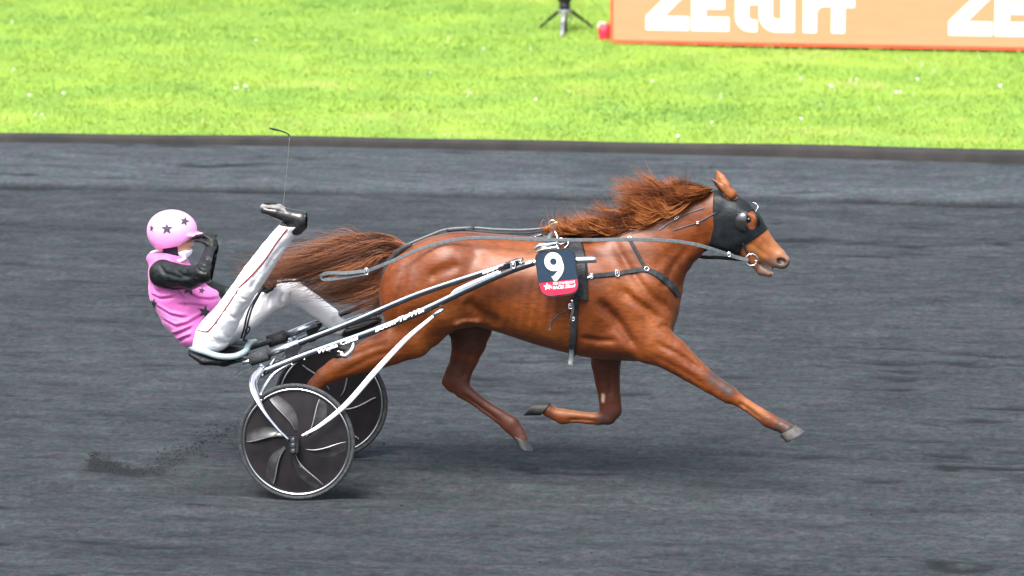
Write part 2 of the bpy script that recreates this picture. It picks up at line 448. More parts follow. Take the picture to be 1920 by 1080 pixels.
M['tail'] = attr_ramp_mat('tail_hair', [(0, (.030, .014, .009)), (.35, (.085, .032, .018)), (.7, (.21, .075, .033)), (1, (.38, .155, .07))], .5, .3)
M['grass_blade'] = attr_ramp_mat('grass_blades', [(0, (.085, .170, .034)), (.4, (.138, .238, .045)), (.75, (.210, .295, .045)), (.92, (.285, .335, .07)), (1, (.33, .32, .13))], .6, .25)
gb = M['grass_blade'].node_tree.nodes['Principled BSDF']; gb.inputs['Specular IOR Level'].default_value = .12
M['kerb'].node_tree.nodes['Principled BSDF'].inputs['Specular IOR Level'].default_value = .12
for q_ in ('mane', 'tail'): M[q_].node_tree.nodes['Principled BSDF'].inputs['Specular IOR Level'].default_value = .22

# ------------------------------------------------------------------ track, kerb and grass
kerb_px = [(0, 267), (320, 269), (640, 275), (960, 282), (1280, 290), (1600, 299), (1920, 306)]
kp = np.array([at(x, y, Z=0.028) for x, y in kerb_px])
kf = np.polyfit(kp[:, 0], kp[:, 1], 2)
def curve_ext(f, x, lim=(-8.0, 7.0)):
    x = np.asarray(x, float); c = np.clip(x, *lim)
    return np.polyval(f, c)+(x-c)*np.polyval(np.polyder(f), c)
kerb_y = lambda x: curve_ext(kf, x)
line_px = [(0, 350), (640, 363), (960, 370), (1400, 377), (1600, 382), (1920, 387)]
lp = np.array([at(x, y, Z=0.0) for x, y in line_px]); lf = np.polyfit(lp[:, 0], lp[:, 1], 1)
line_y = lambda x: curve_ext(lf, x)

def vnoise(x, y, seed=0):
    """smooth value noise"""
    x = np.asarray(x, float); y = np.asarray(y, float)
    xi = np.floor(x).astype(np.int64); yi = np.floor(y).astype(np.int64); fx = x-xi; fy = y-yi
    fx = fx*fx*(3-2*fx); fy = fy*fy*(3-2*fy)
    def h(a, b):
        n = (a*374761393+b*668265263+seed*982451653) & 0x7fffffff
        n = ((n ^ (n >> 13))*1274126177) & 0x7fffffff
        return ((n ^ (n >> 16)) & 0xffff)/65535.0
    return (h(xi, yi)*(1-fx)+h(xi+1, yi)*fx)*(1-fy)+(h(xi, yi+1)*(1-fx)+h(xi+1, yi+1)*fx)*fy

def ground_mat():
    m = bpy.data.materials.new('soil_and_grass'); m.use_nodes = True; t = m.node_tree; b = t.nodes['Principled BSDF']; L = t.links.new
    tc = t.nodes.new('ShaderNodeTexCoord')
    n = t.nodes.new('ShaderNodeTexNoise'); n.inputs['Scale'].default_value = 1.3; n.inputs['Detail'].default_value = 9; L(tc.outputs['Object'], n.inputs[0])
    r = t.nodes.new('ShaderNodeValToRGB'); r.color_ramp.elements[0].position = .3; r.color_ramp.elements[1].position = .72
    r.color_ramp.elements[0].color = (.125, .22, .045, 1); r.color_ramp.elements[1].color = (.205, .30, .045, 1)
    L(n.outputs[0], r.inputs[0]); L(r.outputs[0], b.inputs['Base Color']); b.inputs['Roughness'].default_value = .9; b.inputs['Specular IOR Level'].default_value = .05
    return m
def grid_mesh(xs, ys, zf):
    X, Y = np.meshgrid(xs, ys, indexing='ij'); Z = zf(X, Y)
    V = np.stack([X, Y, Z], -1).reshape(-1, 3); nx, ny = len(xs), len(ys)
    i = np.arange(nx*ny).reshape(nx, ny)
    F = np.stack([i[:-1, :-1], i[1:, :-1], i[1:, 1:], i[:-1, 1:]], -1).reshape(-1, 4)
    return V, F, X, Y
def graded(a, b, step, far_a, far_b):
    core = np.arange(a, b+step/2, step)
    def out(d0, lim):
        r = []; d = step*1.5; p = d0
        while abs(p-d0) < abs(lim-d0):
            p += math.copysign(d, lim-d0); r.append(p); d *= 1.35
        return r
    return np.array(sorted(out(a, far_a))+list(core)+out(b, far_b))
def grass_h(X, Y):
    return -.01+.05*(vnoise(X*.5, Y*.5, 3)-.5)*np.clip((Y-kerb_y(X))*.5, 0, 1)*(np.abs(X) < 60)*(Y > kerb_y(X)+.2)
xs = graded(-9, 9, .25, -700, 700); ys = graded(8, 30, .25, -700, 700)
V, F, _, _ = grid_mesh(xs, ys, lambda X, Y: np.where(Y < kerb_y(X)-.02, -.35, grass_h(X, Y)))
o = mesh_obj('ground', V, F, ground_mat()); tag(o, 'flat green ground running out past the track', 'ground', kind='structure')

def track_mat():
    m = bpy.data.materials.new('cinder_track'); m.use_nodes = True; t = m.node_tree; b = t.nodes['Principled BSDF']; L = t.links.new
    tc = t.nodes.new('ShaderNodeTexCoord')
    def nz(sc, st, det=6, ro=.6):
        mp = t.nodes.new('ShaderNodeMapping'); mp.inputs['Scale'].default_value = st; L(tc.outputs['Object'], mp.inputs[0])
        mp.inputs['Rotation'].default_value = (0, 0, R(2))
        n = t.nodes.new('ShaderNodeTexNoise'); n.inputs['Scale'].default_value = sc; n.inputs['Detail'].default_value = det; n.inputs['Roughness'].default_value = ro; L(mp.outputs[0], n.inputs[0]); return n
    a = nz(.9, (.5, 1.2, 1), 4); c = nz(4.5, (.42, 1.25, 1), 9, .85); g = nz(34, (.7, .55, 1), 5, .85); st = nz(2.6, (.32, 1.9, 1), 5, .75); hsh = nz(16, (.6, .6, 1), 3)
    def rr(src, p0, c0, p1, c1):
        r = t.nodes.new('ShaderNodeValToRGB'); e = r.color_ramp.elements; e[0].position = p0; e[1].position = p1; e[0].color = (*c0, 1); e[1].color = (*c1, 1); L(src.outputs[0], r.inputs[0]); return r
    r1 = rr(a, .3, (.0275, .0315, .0355), .7, (.0395, .0442, .0490))
    r2 = rr(c, .40, (.72, .73, .74), .62, (1.26, 1.25, 1.23)); r3 = rr(g, .40, (.70, .72, .71), .62, (1.28, 1.26, 1.27)); r4 = rr(hsh, .35, (1.10, .96, 1.04), .65, (.90, 1.05, .98)); r5 = rr(st, .30, (.48, .48, .50), .40, (1.0, 1.0, 1.0))
    def mul(p, q):
        x = t.nodes.new('ShaderNodeMix'); x.data_type = 'RGBA'; x.blend_type = 'MULTIPLY'; x.inputs[0].default_value = 1; L(p, x.inputs[6]); L(q, x.inputs[7]); return x.outputs[2]
    col = mul(mul(mul(mul(r1.outputs[0], r2.outputs[0]), r3.outputs[0]), r4.outputs[0]), r5.outputs[0])
    at_ = t.nodes.new('ShaderNodeAttribute'); at_.attribute_name = 'packed'
    x = t.nodes.new('ShaderNodeMix'); x.data_type = 'RGBA'; L(at_.outputs['Fac'], x.inputs[0]); L(col, x.inputs[6])
    x2 = t.nodes.new('ShaderNodeMix'); x2.data_type = 'RGBA'; x2.blend_type = 'MULTIPLY'; x2.inputs[0].default_value = 1; L(col, x2.inputs[6]); x2.inputs[7].default_value = (1.6, 1.62, 1.60, 1)
    L(x2.outputs[2], x.inputs[7])
    ad = t.nodes.new('ShaderNodeAttribute'); ad.attribute_name = 'dark_marks'
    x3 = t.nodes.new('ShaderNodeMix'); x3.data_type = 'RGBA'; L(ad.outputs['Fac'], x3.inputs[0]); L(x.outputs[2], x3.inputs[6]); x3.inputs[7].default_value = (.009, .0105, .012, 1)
    L(x3.outputs[2], b.inputs['Base Color'])
    b.inputs['Roughness'].default_value = .9; b.inputs['Specular IOR Level'].default_value = .04
    bp = t.nodes.new('ShaderNodeBump'); bp.inputs['Strength'].default_value = .7; bp.inputs['Distance'].default_value = .012
    L(c.outputs[0], bp.inputs['Height'])
    bp2 = t.nodes.new('ShaderNodeBump'); bp2.inputs['Strength'].default_value = .5; bp2.inputs['Distance'].default_value = .004
    L(g.outputs[0], bp2.inputs['Height']); L(bp.outputs[0], bp2.inputs['Normal']); L(bp2.outputs[0], b.inputs['Normal'])
    return m
# v runs from the near rail (v=0) to the kerb (v=1 metre lines): the sheet follows the curve of the kerb
xs = graded(-5.5, 5.5, .04, -500, 500)
vs = graded(-16, 0, .045, -420, 0.01); vs = vs[vs <= 0.001]
Xg, Vg = np.meshgrid(xs, vs, indexing='ij'); Yg = kerb_y(Xg)+Vg
def track_z(Xg, Yg):
    Vg = Yg-kerb_y(Xg)
    u = Xg+.04*Yg
    dl = Yg-line_y(Xg)+.05*(vnoise(u*.8, Yg*0+3, 5)-.5)
    fade = np.clip(1-np.maximum(np.abs(Xg)-5.5, 0)/3, 0, 1)*np.clip(1-np.maximum(-Vg-16, 0)/3, 0, 1)
    hz = .020*(vnoise(u*1.6, Yg*3.5, 1)-.5)+.018*(vnoise(u*3.2, Yg*8, 2)-.5)+.016*(vnoise(u*.6+.3*Yg, Yg*6, 4)-.5)+.010*(vnoise(u*9, Yg*14, 14)-.5)
    pit = np.clip(vnoise(u*1.9, Yg*10, 8)*.7+vnoise(u*6, Yg*16, 18)*.3-.69, 0, 1)*6*np.clip(vnoise(u*.35, Yg*1.2, 9)-.15, 0, 1)*1.2
    hz = (hz-.015*pit)*np.clip(-Vg/.35, 0, 1)
    hz += .022/(1+np.exp(-dl/.03))-.040*np.exp(-((dl+.03)/.05)**2)*(.5+.8*vnoise(u*.8, Yg*0, 15))
    for (dy, w_, a_) in ((-1.75, .05, .014), (-9.9, .05, .030), (-11.4, .05, .020), (-8.6, .05, .012), (-3.9, .05, .012), (-12.6, .05, .016)):
        q = Yg-line_y(Xg)-dy; hz -= a_*np.exp(-(q/w_)**2)*(vnoise(u*.5, Yg*0+dy, 11) > .45)
    Zg = .004+.004+hz*fade
    dark_marks = .85*np.exp(-((dl+.02)/.055)**2)*np.clip(.6+.8*vnoise(u*.9, Yg*0, 15), 0, 1)  # darker colour along the step line, pits and grooves
    dark_marks = np.maximum(dark_marks, np.clip(pit*1.3, 0, .8))
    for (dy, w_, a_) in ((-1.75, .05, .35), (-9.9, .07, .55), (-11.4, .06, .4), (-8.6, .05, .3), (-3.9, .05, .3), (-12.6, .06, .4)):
        q = Yg-line_y(Xg)-dy-.06*vnoise(u*.7, Yg*0+dy, 12); dark_marks = np.maximum(dark_marks, a_*np.exp(-(q/w_)**2)*np.clip(2.2*vnoise(u*.8, Yg*0+dy, 13)-.6, 0, 1))
    for (sx_, sy_, rx_, ry_, wt) in ((182, 872, 20, 13, .95), (200, 881, 26, 9, .9), (230, 888, 30, 6, .8), (256, 892, 20, 5, .7), (290, 880, 26, 8, .42), (325, 862, 30, 10, .40), (362, 843, 30, 9, .36), (400, 824, 28, 8, .30), (432, 805, 22, 7, .25)):  # soft dark smear laid over the clod patch
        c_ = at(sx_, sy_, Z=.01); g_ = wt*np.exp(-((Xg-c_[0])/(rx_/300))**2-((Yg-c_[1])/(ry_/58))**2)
        dark_marks = np.maximum(dark_marks, g_*(.55+.75*vnoise(Xg*26, Yg*12, 51)))
    return Zg, dl, np.clip(dark_marks, 0, .95)
Zg, dl, dark_marks = track_z(Xg, Yg)
V = np.stack([Xg, Yg, Zg], -1).reshape(-1, 3); nx, ny = Xg.shape
i = np.arange(nx*ny).reshape(nx, ny); F = np.stack([i[:-1, :-1], i[1:, :-1], i[1:, 1:], i[:-1, 1:]], -1).reshape(-1, 4)
packed = 1/(1+np.exp(-(dl-.02)/.02))*(.55+.45*np.exp(-((dl-.35)/.35)**2))
o = mesh_obj('track', V, F, track_mat(), attrs={'packed': packed.ravel(), 'dark_marks': dark_marks.ravel()}); tag(o, 'dark grey cinder racing track with faint harrow lines', 'track', kind='structure')

kx = graded(-8, 8, .2, -500, 500); prof = [(-.016, -.01), (-.010, .060), (.000, .078), (.020, .086), (.095, .088), (.115, .07), (.122, -.02)]
V = []
for x in kx:
    y0 = kerb_y(x); wv = .004*math.sin(x*1.3)+.003*math.sin(x*3.1)
    ks = 1+.05*max(-4, min(4, x))
    for a, b in prof: V.append((x, y0+a*ks, (b*ks+.02+wv) if b > 0 else b))
n = len(prof); F = [(i*n+k, (i+1)*n+k, (i+1)*n+k+1, i*n+k+1) for i in range(len(kx)-1) for k in range(n-1)]
o = mesh_obj('kerb', V, F, M['kerb']); tag(o, 'low rounded dark kerb between the track and the grass', 'kerb', kind='structure')

def blades(N, x0, x1, d0, d1, hmin, hmax, wd, name, label):
    x = rng.uniform(x0, x1, N); d = d0+(d1-d0)*rng.random(N)**1.0; y = kerb_y(x)+d
    tuft = vnoise(x*3, y*3, 21)*.6+vnoise(x*9, y*9, 22)*.4
    h = (hmin+(hmax-hmin)*rng.random(N)**1.5)*(.45+1.1*tuft)
    z = grass_h(x, y)-.004
    th = rng.uniform(0, 2*math.pi, N); lean = rng.uniform(.1, .9, N)*h; la = rng.uniform(0, 2*math.pi, N)
    wx, wy = np.cos(th)*wd, np.sin(th)*wd; lx, ly = np.cos(la)*lean, np.sin(la)*lean
    B0 = np.stack([x-wx, y-wy, z], -1); B1 = np.stack([x+wx, y+wy, z], -1)
    m0 = np.stack([x-wx*.8+lx*.35, y-wy*.8+ly*.35, z+h*.6], -1); m1 = np.stack([x+wx*.8+lx*.35, y+wy*.8+ly*.35, z+h*.6], -1)
    tp = np.stack([x+lx, y+ly, z+h*.95], -1)
    V = np.stack([B0, B1, m1, m0, tp], 1).reshape(-1, 3)
    b = np.arange(N)*5
    F = np.concatenate([np.stack([b, b+1, b+2], 1), np.stack([b, b+2, b+3], 1), np.stack([b+3, b+2, b+4], 1)])
    big = vnoise(x*.45+y*.1, y*1.1, 31)*.55+vnoise(x*1.6, y*3.2, 32)*.45
    bald = (vnoise(x*1.3, y*2.6, 41) > .78)*.25
    band = vnoise(x*.25, y*1.5, 35)
    tone = np.clip(-.10+.75*big+.42*band+rng.normal(0, .11, N)+.20*np.exp(-d/2.5)+bald, 0, 1)
    return V, F, np.repeat(tone, 5)
Vb, Fb, T = blades(260000, -8.6, 6.2, .115, 12.0, .014, .042, .0042, 'grass', '')
Vb2, Fb2, T2 = blades(9000, -8.0, 6.4, .10, .26, .03, .075, .003, 'grass', '')
V = np.concatenate([Vb, Vb2]); F = np.concatenate([Fb, Fb2+len(Vb)])
o = mesh_obj('grass', V, F, M['grass_blade'], smooth=False, attrs={'tone': np.concatenate([T, T2])})
tag(o, 'short bright green grass growing behind the kerb', 'grass', kind='stuff')

# daisies
M['black_leather'].node_tree.nodes['Principled BSDF'].inputs['Specular IOR Level'].default_value = 0.22
M['glove'].node_tree.nodes['Principled BSDF'].inputs['Specular IOR Level'].default_value = 0.22
M['boot'].node_tree.nodes['Principled BSDF'].inputs['Specular IOR Level'].default_value = 0.22
M['hood'].node_tree.nodes['Principled BSDF'].inputs['Specular IOR Level'].default_value = 0.22
M['seat_black'].node_tree.nodes['Principled BSDF'].inputs['Specular IOR Level'].default_value = 0.22
M['black_sleeve'].node_tree.nodes['Principled BSDF'].inputs['Specular IOR Level'].default_value = 0.22
M['rubber'].node_tree.nodes['Principled BSDF'].inputs['Specular IOR Level'].default_value = 0.22
M['disc'].node_tree.nodes['Principled BSDF'].inputs['Specular IOR Level'].default_value = 0.22
M['trip_black'].node_tree.nodes['Principled BSDF'].inputs['Specular IOR Level'].default_value = 0.22
M['shaft_paint'].node_tree.nodes['Principled BSDF'].inputs['Specular IOR Level'].default_value = 0.5
M['black_paint'].node_tree.nodes['Principled BSDF'].inputs['Specular IOR Level'].default_value = 0.5
M['navy'].node_tree.nodes['Principled BSDF'].inputs['Specular IOR Level'].default_value = 0.22
M['star_black'].node_tree.nodes['Principled BSDF'].inputs['Specular IOR Level'].default_value = 0.22
M['balaclava'].node_tree.nodes['Principled BSDF'].inputs['Specular IOR Level'].default_value = 0.22
for n_ in ('hood', 'glove', 'black_leather', 'seat_black'): M[n_].node_tree.nodes['Principled BSDF'].inputs['Specular IOR Level'].default_value = .12
M['hood'].node_tree.nodes['Principled BSDF'].inputs['Sheen Weight'].default_value = 0
M['petal'] = mat('petal', (.82, .82, .80), .6, noise=(60, (.78, .76, .7), .4, .7))
M['daisy_eye'] = mat('daisy_eye', (.7, .45, .03), .6, noise=(60, (.6, .4, .03), .4, .7))
def daisy_mesh():
    mb = MB()
    for k in range(9):
        a = 2*math.pi*k/9; c, s_ = math.cos(a), math.sin(a); t = np.array([-s_, c, 0])*.0042
        p = [np.array([c, s_, 0])*.003+[0, 0, .052], np.array([c, s_, .15])*.009-t+[0, 0, .052], np.array([c, s_, .22])*.014+[0, 0, .051], np.array([c, s_, .15])*.009+t+[0, 0, .052]]
        mb.add(p, [(0, 1, 2, 3)])
    mb.tube([(0, 0, 0), (0, 0, .05)], .0012, 5)
    return mb
d0 = None
daisy_px = [(22, 42), (475, 75), (20, 129), (53, 181), (121, 176), (237, 183), (70, 215), (85, 218), (447, 156), (453, 159), (467, 160), (446, 163), (669, 20), (838, 74), (902, 91), (804, 136), (1008, 189), (995, 88), (1349, 174), (1352, 176), (1347, 173), (1504, 146), (1563, 158), (1565, 160), (1557, 157), (1590, 149), (1604, 150), (1746, 130), (1781, 155), (1726, 118), (1701, 108), (1716, 145), (1690, 171), (1712, 171), (1676, 171), (1738, 190), (1276, 256), (1157, 200), (1292, 96), (1840, 102), (631, 68), (1336, 230), (1538, 189), (875, 178), (1220, 150), (1180, 95), (1500, 220), (1650, 205), (1880, 160), (300, 120)]
for k, (px, py) in enumerate(daisy_px):
    p = at(px, py, Z=.03); p[2] = grass_h(np.array(p[0]), np.array(p[1]))
    if d0 is None:
        d0 = daisy_mesh().build('daisy', M['petal'], base=(0, 0, 0), smooth=False); oo = d0
    else:
        oo = d0.copy(); C.objects.link(oo)
    oo.location = p; oo.rotation_euler = (rng.uniform(.1, .6), rng.uniform(-.3, .3), rng.uniform(0, 6)); oo.scale = [rng.uniform(.75, 1.1)]*3
    tag(oo, 'small white daisy open in the green grass', 'daisy', 'white daisies scattered over the grass')

# loose dark cinder thrown up behind the wheel
def clods():
    Vs, Fs = [], []; n = 0
    pts = []
    for _ in range(1800):
        t = min(1, abs(rng.normal(0, .38))); x = 170+100*t+rng.normal(0, 4); w_ = 24*(1-t)**1.5+4
        pts.append((x, 884-w_*abs(rng.normal(0, .55))+5*t+rng.normal(0, 2.0), rng.uniform(.002, .007)*(1.5 if rng.random() < .1 else 1)))
    for _ in range(700):
        t = rng.random(); x = 262+190*t+rng.normal(0, 9); y = 888-92*t+rng.normal(0, 5+7*math.sin(math.pi*t))
        pts.append((x, y, rng.uniform(.002, .007)))
    for _ in range(420):
        x = rng.uniform(-200, 2100); y = rng.uniform(285, 1100); pts.append((x, y, rng.uniform(.002, .0065)))
    mb = MB()
    for x, y, r in pts:
        r *= .75+.9*rng.random()**4; p = at(x, y, Z=.008); p[2] = track_z(np.array([p[0]]), np.array([p[1]]))[0][0]; a = rng.uniform(.6, 1.3, 3)*r; ph = rng.uniform(0, 3)
        V = []
        for k in range(5): V.append(p+[math.cos(ph+k*1.2566)*a[0]*1.5, math.sin(ph+k*1.2566)*a[1], rng.uniform(-.3, .3)*r])
        V.append(p+[0, 0, a[2]*.8]); mb.add(V, [(k, (k+1) % 5, 5) for k in range(5)])
    return mb
dcm = mat('dark_cinder', (.012, .014, .015), .95, spec=.03, noise=(90, (.026, .028, .03), .4, .7))
o = clods().build('cinder_clods', dcm, smooth=False)
tag(o, 'loose dark cinder clods lying on the track behind the wheel', 'cinder', kind='stuff')

# ------------------------------------------------------------------ horse
H = SDF((-1.45, -.36, .08), (1.95, .36, 2.12), .0085)
def pc(px, py, half, Y=0., ry=None):
    r = half*M_; return (at(px, py, Y), r, r if ry is None else ry)
sts = [(717, 535, 575, .06), (722, 502, 600, .14), (735, 480, 626, .19), (758, 464, 642, .225), (800, 445, 640, .26), (850, 434, 618, .275), (900, 436, 611, .28), (950, 441, 626, .285),
       (1000, 445, 643, .29), (1050, 443, 657, .285), (1100, 440, 669, .268), (1150, 440, 675, .245), (1200, 448, 677, .225), (1235, 462, 668, .20), (1255, 485, 645, .165), (1266, 520, 618, .12), (1272, 550, 590, .06)]
X, zc, ha, hb = [], [], [], []
for px, tp, bt, b in sts:
    c = at(px, (tp+bt)/2, 0.); hh = (bt-tp)/2*M_; b_ = b
    hh = math.sqrt(max(hh*hh-(b*math.sin(CAM_E))**2, .0009))/math.cos(CAM_E)
    X.append(c[0]); zc.append(c[2]); ha.append(hh); hb.append(b_)
X = np.array(X); xi = np.linspace(X[0], X[-1], 120)
def smooth_i(v):
    q = np.interp(xi, X, v)
    for _ in range(3): q[1:-1] = (q[:-2]+2*q[1:-1]+q[2:])/4
    return q
H.loft(xi, smooth_i(zc), smooth_i(ha), smooth_i(hb), k=.0, e=2.25)
# neck and head
neck = [pc(1185, 510, 92, 0, .17), pc(1199, 492, 90, 0, .15), pc(1234, 463, 72, 0, .115), pc(1268, 441, 60, 0, .095), pc(1301, 419, 52, 0, .082), pc(1332, 409, 48, 0, .078)]
H.chain(neck, .10)
def head(S, inf=0.0, k=.035):
    q = lambda px, py, h, Y, ry: pc(px, py, h+inf/M_, Y, ry+inf)
    S.chain([q(1352, 402, 44, 0, .078), q(1372, 410, 42, 0, .092), q(1395, 428, 37, 0, .088), q(1417, 451, 30, 0, .068), q(1438, 470, 23.5, 0, .052), q(1456, 483, 19, 0, .05), q(1466, 490, 15, 0, .05)], k)
    S.chain([q(1352, 440, 26, 0, .07), q(1366, 447, 25, 0, .075), q(1385, 462, 15, 0, .055)], .03)      # jaw
    for sd in (-1, 1):
        S.chain([q(1368, 428, 24, sd*.045, .042), q(1384, 440, 18, sd*.042, .038)], .03)
        S.chain([q(1392, 408, 14, sd*.066, .022), q(1412, 412, 11, sd*.06, .018)], .02)                # brow and cheek bone
        S.chain([q(1400, 432, 6, sd*.066, .014), q(1424, 452, 5, sd*.054, .012)], .015)
head(H)
H.chain([pc(1396, 472, 11, 0, .034), pc(1415, 490, 10.5, 0, .03), pc(1429, 504, 12.5, 0, .034), pc(1442, 510, 9.5, 0, .032)], .02)     # lower jaw and lip
for sd in (-1, 1):
    H.chain([pc(1462, 478, 7, sd*.03, .018), pc(1473, 488, 7, sd*.03, .018)], .015)
    H.ell(at(1465, 490, sd*.052), (.030, .024, .018), .008, 'cut', R(-12))
    H.ell(at(1402, 412, sd*.088), (.02, .02, .016), .01, 'cut')
H.chain([pc(1452, 511, 2.2, 0, .06), pc(1436, 501, 2.0, 0, .06), pc(1421, 491, 1.3, 0, .06)], .004, 'cut')    # mouth
# ears
for sd, a, b, c in ((-1, (1372, 364), (1354, 351), (1334, 335)), (1, (1362, 352), (1352, 335), (1343, 319))):
    H.chain([pc(*a, 10, sd*.056, .024), pc(*b, 8.8, sd*.066, .020), pc((b[0]+c[0])/2, (b[1]+c[1])/2, 5.8, sd*.066, .013), pc(*c, 1.2, sd*.062, .005)], .012)
H.chain([pc(1353, 366, 3.5, -.092, .014), pc(1343, 353, 4, -.084, .012), pc(1335, 341, 1.8, -.074, .007)], .005, 'cut')
H.chain([pc(1347, 339, 3.0, .045, .012), pc(1344, 327, 1.5, .05, .007)], .005, 'cut')
# near foreleg stretched forward
H.chain([pc(1195, 610, 58, -.13, .10), pc(1222, 638, 46, -.15, .088), pc(1257, 662, 33, -.16, .072), pc(1295, 692, 24.5, -.16, .058), pc(1332, 719, 18.5, -.16, .045), pc(1352, 731, 17.5, -.16, .042), pc(1367, 740, 17, -.16, .042), pc(1384, 750, 12, -.16, .034),
         pc(1400, 760, 11, -.16, .030), pc(1424, 776, 12, -.16, .029), pc(1441, 788, 14, -.16, .033), pc(1454, 795, 12.5, -.16, .031), pc(1467, 800, 12, -.16, .032), pc(1476, 806, 14, -.16, .038)], .05)
# far foreleg folded back
H.chain([pc(1140, 640, 34, .13, .08), pc(1136, 680, 28, .15, .07), pc(1139, 715, 23.5, .16, .056), pc(1143, 745, 21, .16, .046), pc(1145, 768, 21, .16, .042), pc(1139, 780, 17, .16, .038), pc(1122, 785, 12, .16, .032),
         pc(1100, 784, 11, .16, .028), pc(1075, 781, 12, .16, .029), pc(1055, 781, 15, .16, .033), pc(1040, 776, 12, .16, .030), pc(1028, 769, 13, .16, .034)], .04)
# far hind leg under the belly
H.chain([pc(860, 560, 62, .12, .10), pc(882, 612, 42, .15, .085), pc(879, 640, 34, .15, .07), pc(872, 668, 27, .15, .056), pc(862, 695, 23.5, .15, .045), pc(857, 713, 24, .15, .042), pc(868, 731, 17, .15, .037),
         pc(888, 746, 13, .15, .030), pc(912, 764, 12.5, .15, .028), pc(938, 781, 14, .15, .030), pc(958, 796, 17, .15, .035), pc(971, 811, 14, .15, .032), pc(977, 822, 13, .15, .035)], .05)
H.chain([pc(852, 700, 18, .15, .028), pc(837, 716, 9, .15, .02), pc(846, 726, 9, .15, .02)], .02)      # point of hock
# near hind leg pushing off behind
H.chain([pc(790, 560, 75, -.10, .13), pc(785, 600, 58, -.14, .10), pc(770, 630, 44, -.155, .085), pc(735, 650, 34, -.16, .068), pc(700, 664, 31, -.16, .056), pc(660, 680, 25, -.16, .048), pc(630, 693, 21, -.16, .044), pc(608, 706, 17, -.16, .041), pc(590, 724, 14.5, -.16, .034),
         pc(577, 748, 12, -.16, .029), pc(563, 770, 12, -.16, .029), pc(552, 786, 15, -.16, .034), pc(541, 800, 12.5, -.16, .031), pc(534, 808, 13, -.16, .034)], .05)
# muscle masses, both sides
for sd in (-1, 1):
    dY = .0
    H.ell(at(775, 545, sd*.13), (.19, .14, .23), .05, rot=R(-20))
    H.ell(at(835, 500, sd*.15), (.17, .12, .16), .06, rot=R(10))
    H.ell(at(830, 590, sd*.17), (.11, .09, .10), .06, rot=R(30))
    H.ell(at(1115, 545, sd*.16), (.16, .115, .22), .05, rot=R(35))       # triceps
    H.ell(at(1195, 560, sd*.13), (.13, .10, .19), .05, rot=R(-35))
    H.ell(at(1225, 585, sd*.09), (.12, .09, .12), .05)
    H.ell(at(1165, 635, sd*.14), (.14, .09, .09), .05)
def cr(pts, sig, amp, ylo=-9, yhi=9, Y=-.24):
    H.crease([at(x, y, Y) for x, y in pts], sig*1.1, amp*1.6, ylo, yhi)
cr([(1122, 560), (1140, 584), (1160, 608), (1176, 632), (1196, 658)], .020, .022)
cr([(1160, 540), (1185, 562), (1212, 582), (1240, 610)], .016, .012)
cr([(1145, 455), (1172, 500), (1205, 540), (1232, 570), (1262, 600)], .016, .010)
cr([(1088, 634), (1120, 640), (1160, 640)], .012, .008)
cr([(1075, 600), (1090, 560), (1078, 500)], .02, .006)
cr([(1272, 640), (1250, 622), (1232, 612)], .012, .008)
cr([(1290, 465), (1260, 500), (1245, 540)], .014, .010, Y=-.1)
cr([(1330, 440), (1300, 455), (1262, 470), (1225, 500)], .02, .006, Y=-.1)
cr([(872, 560), (900, 585), (940, 612)], .026, .016)
cr([(905, 470), (880, 510), (868, 560)], .04, .010)
cr([(800, 520), (835, 505), (865, 495)], .022, .010)
cr([(762, 500), (752, 550), (742, 600), (730, 640)], .016, .009)
cr([(820, 560), (800, 600), (770, 640)], .018, .008)
cr([(905, 608), (870, 605), (848, 613)], .012, -.012)
cr([(1230, 640), (1270, 662), (1315, 696)], .010, .010, -.4, -.12, Y=-.2)
cr([(1225, 665), (1275, 690), (1330, 728)], .009, .005, -.4, -.12, Y=-.2)
cr([(1384, 753), (1405, 768), (1430, 787)], .0065, .009, -.4, -.1, Y=-.18)
cr([(1120, 790), (1090, 787), (1062, 787)], .0065, .009, .05, .4, Y=.13)
cr([(1140, 690), (1145, 720), (1142, 745)], .008, .006, .05, .4, Y=.1)
cr([(885, 650), (872, 690), (868, 712)], .009, .008, .05, .4, Y=.1)
cr([(865, 738), (900, 763), (940, 792)], .0065, .009, .05, .4, Y=.12)
cr([(760, 650), (700, 668), (640, 700)], .010, .008, -.4, -.1, Y=-.2)
cr([(735, 640), (690, 655), (640, 675)], .010, .006, -.4, -.1, Y=-.2)
for k in range(8):
    x = 925+k*19; cr([(x, 520), (x-4, 570), (x-12, 615)], .009, .0026)
cr([(1420, 440), (1440, 462), (1452, 470)], .006, .003, Y=-.06)
cr([(1403, 452), (1425, 470), (1440, 482)], .008, .005, Y=-.06)
V, F = H.mesh()
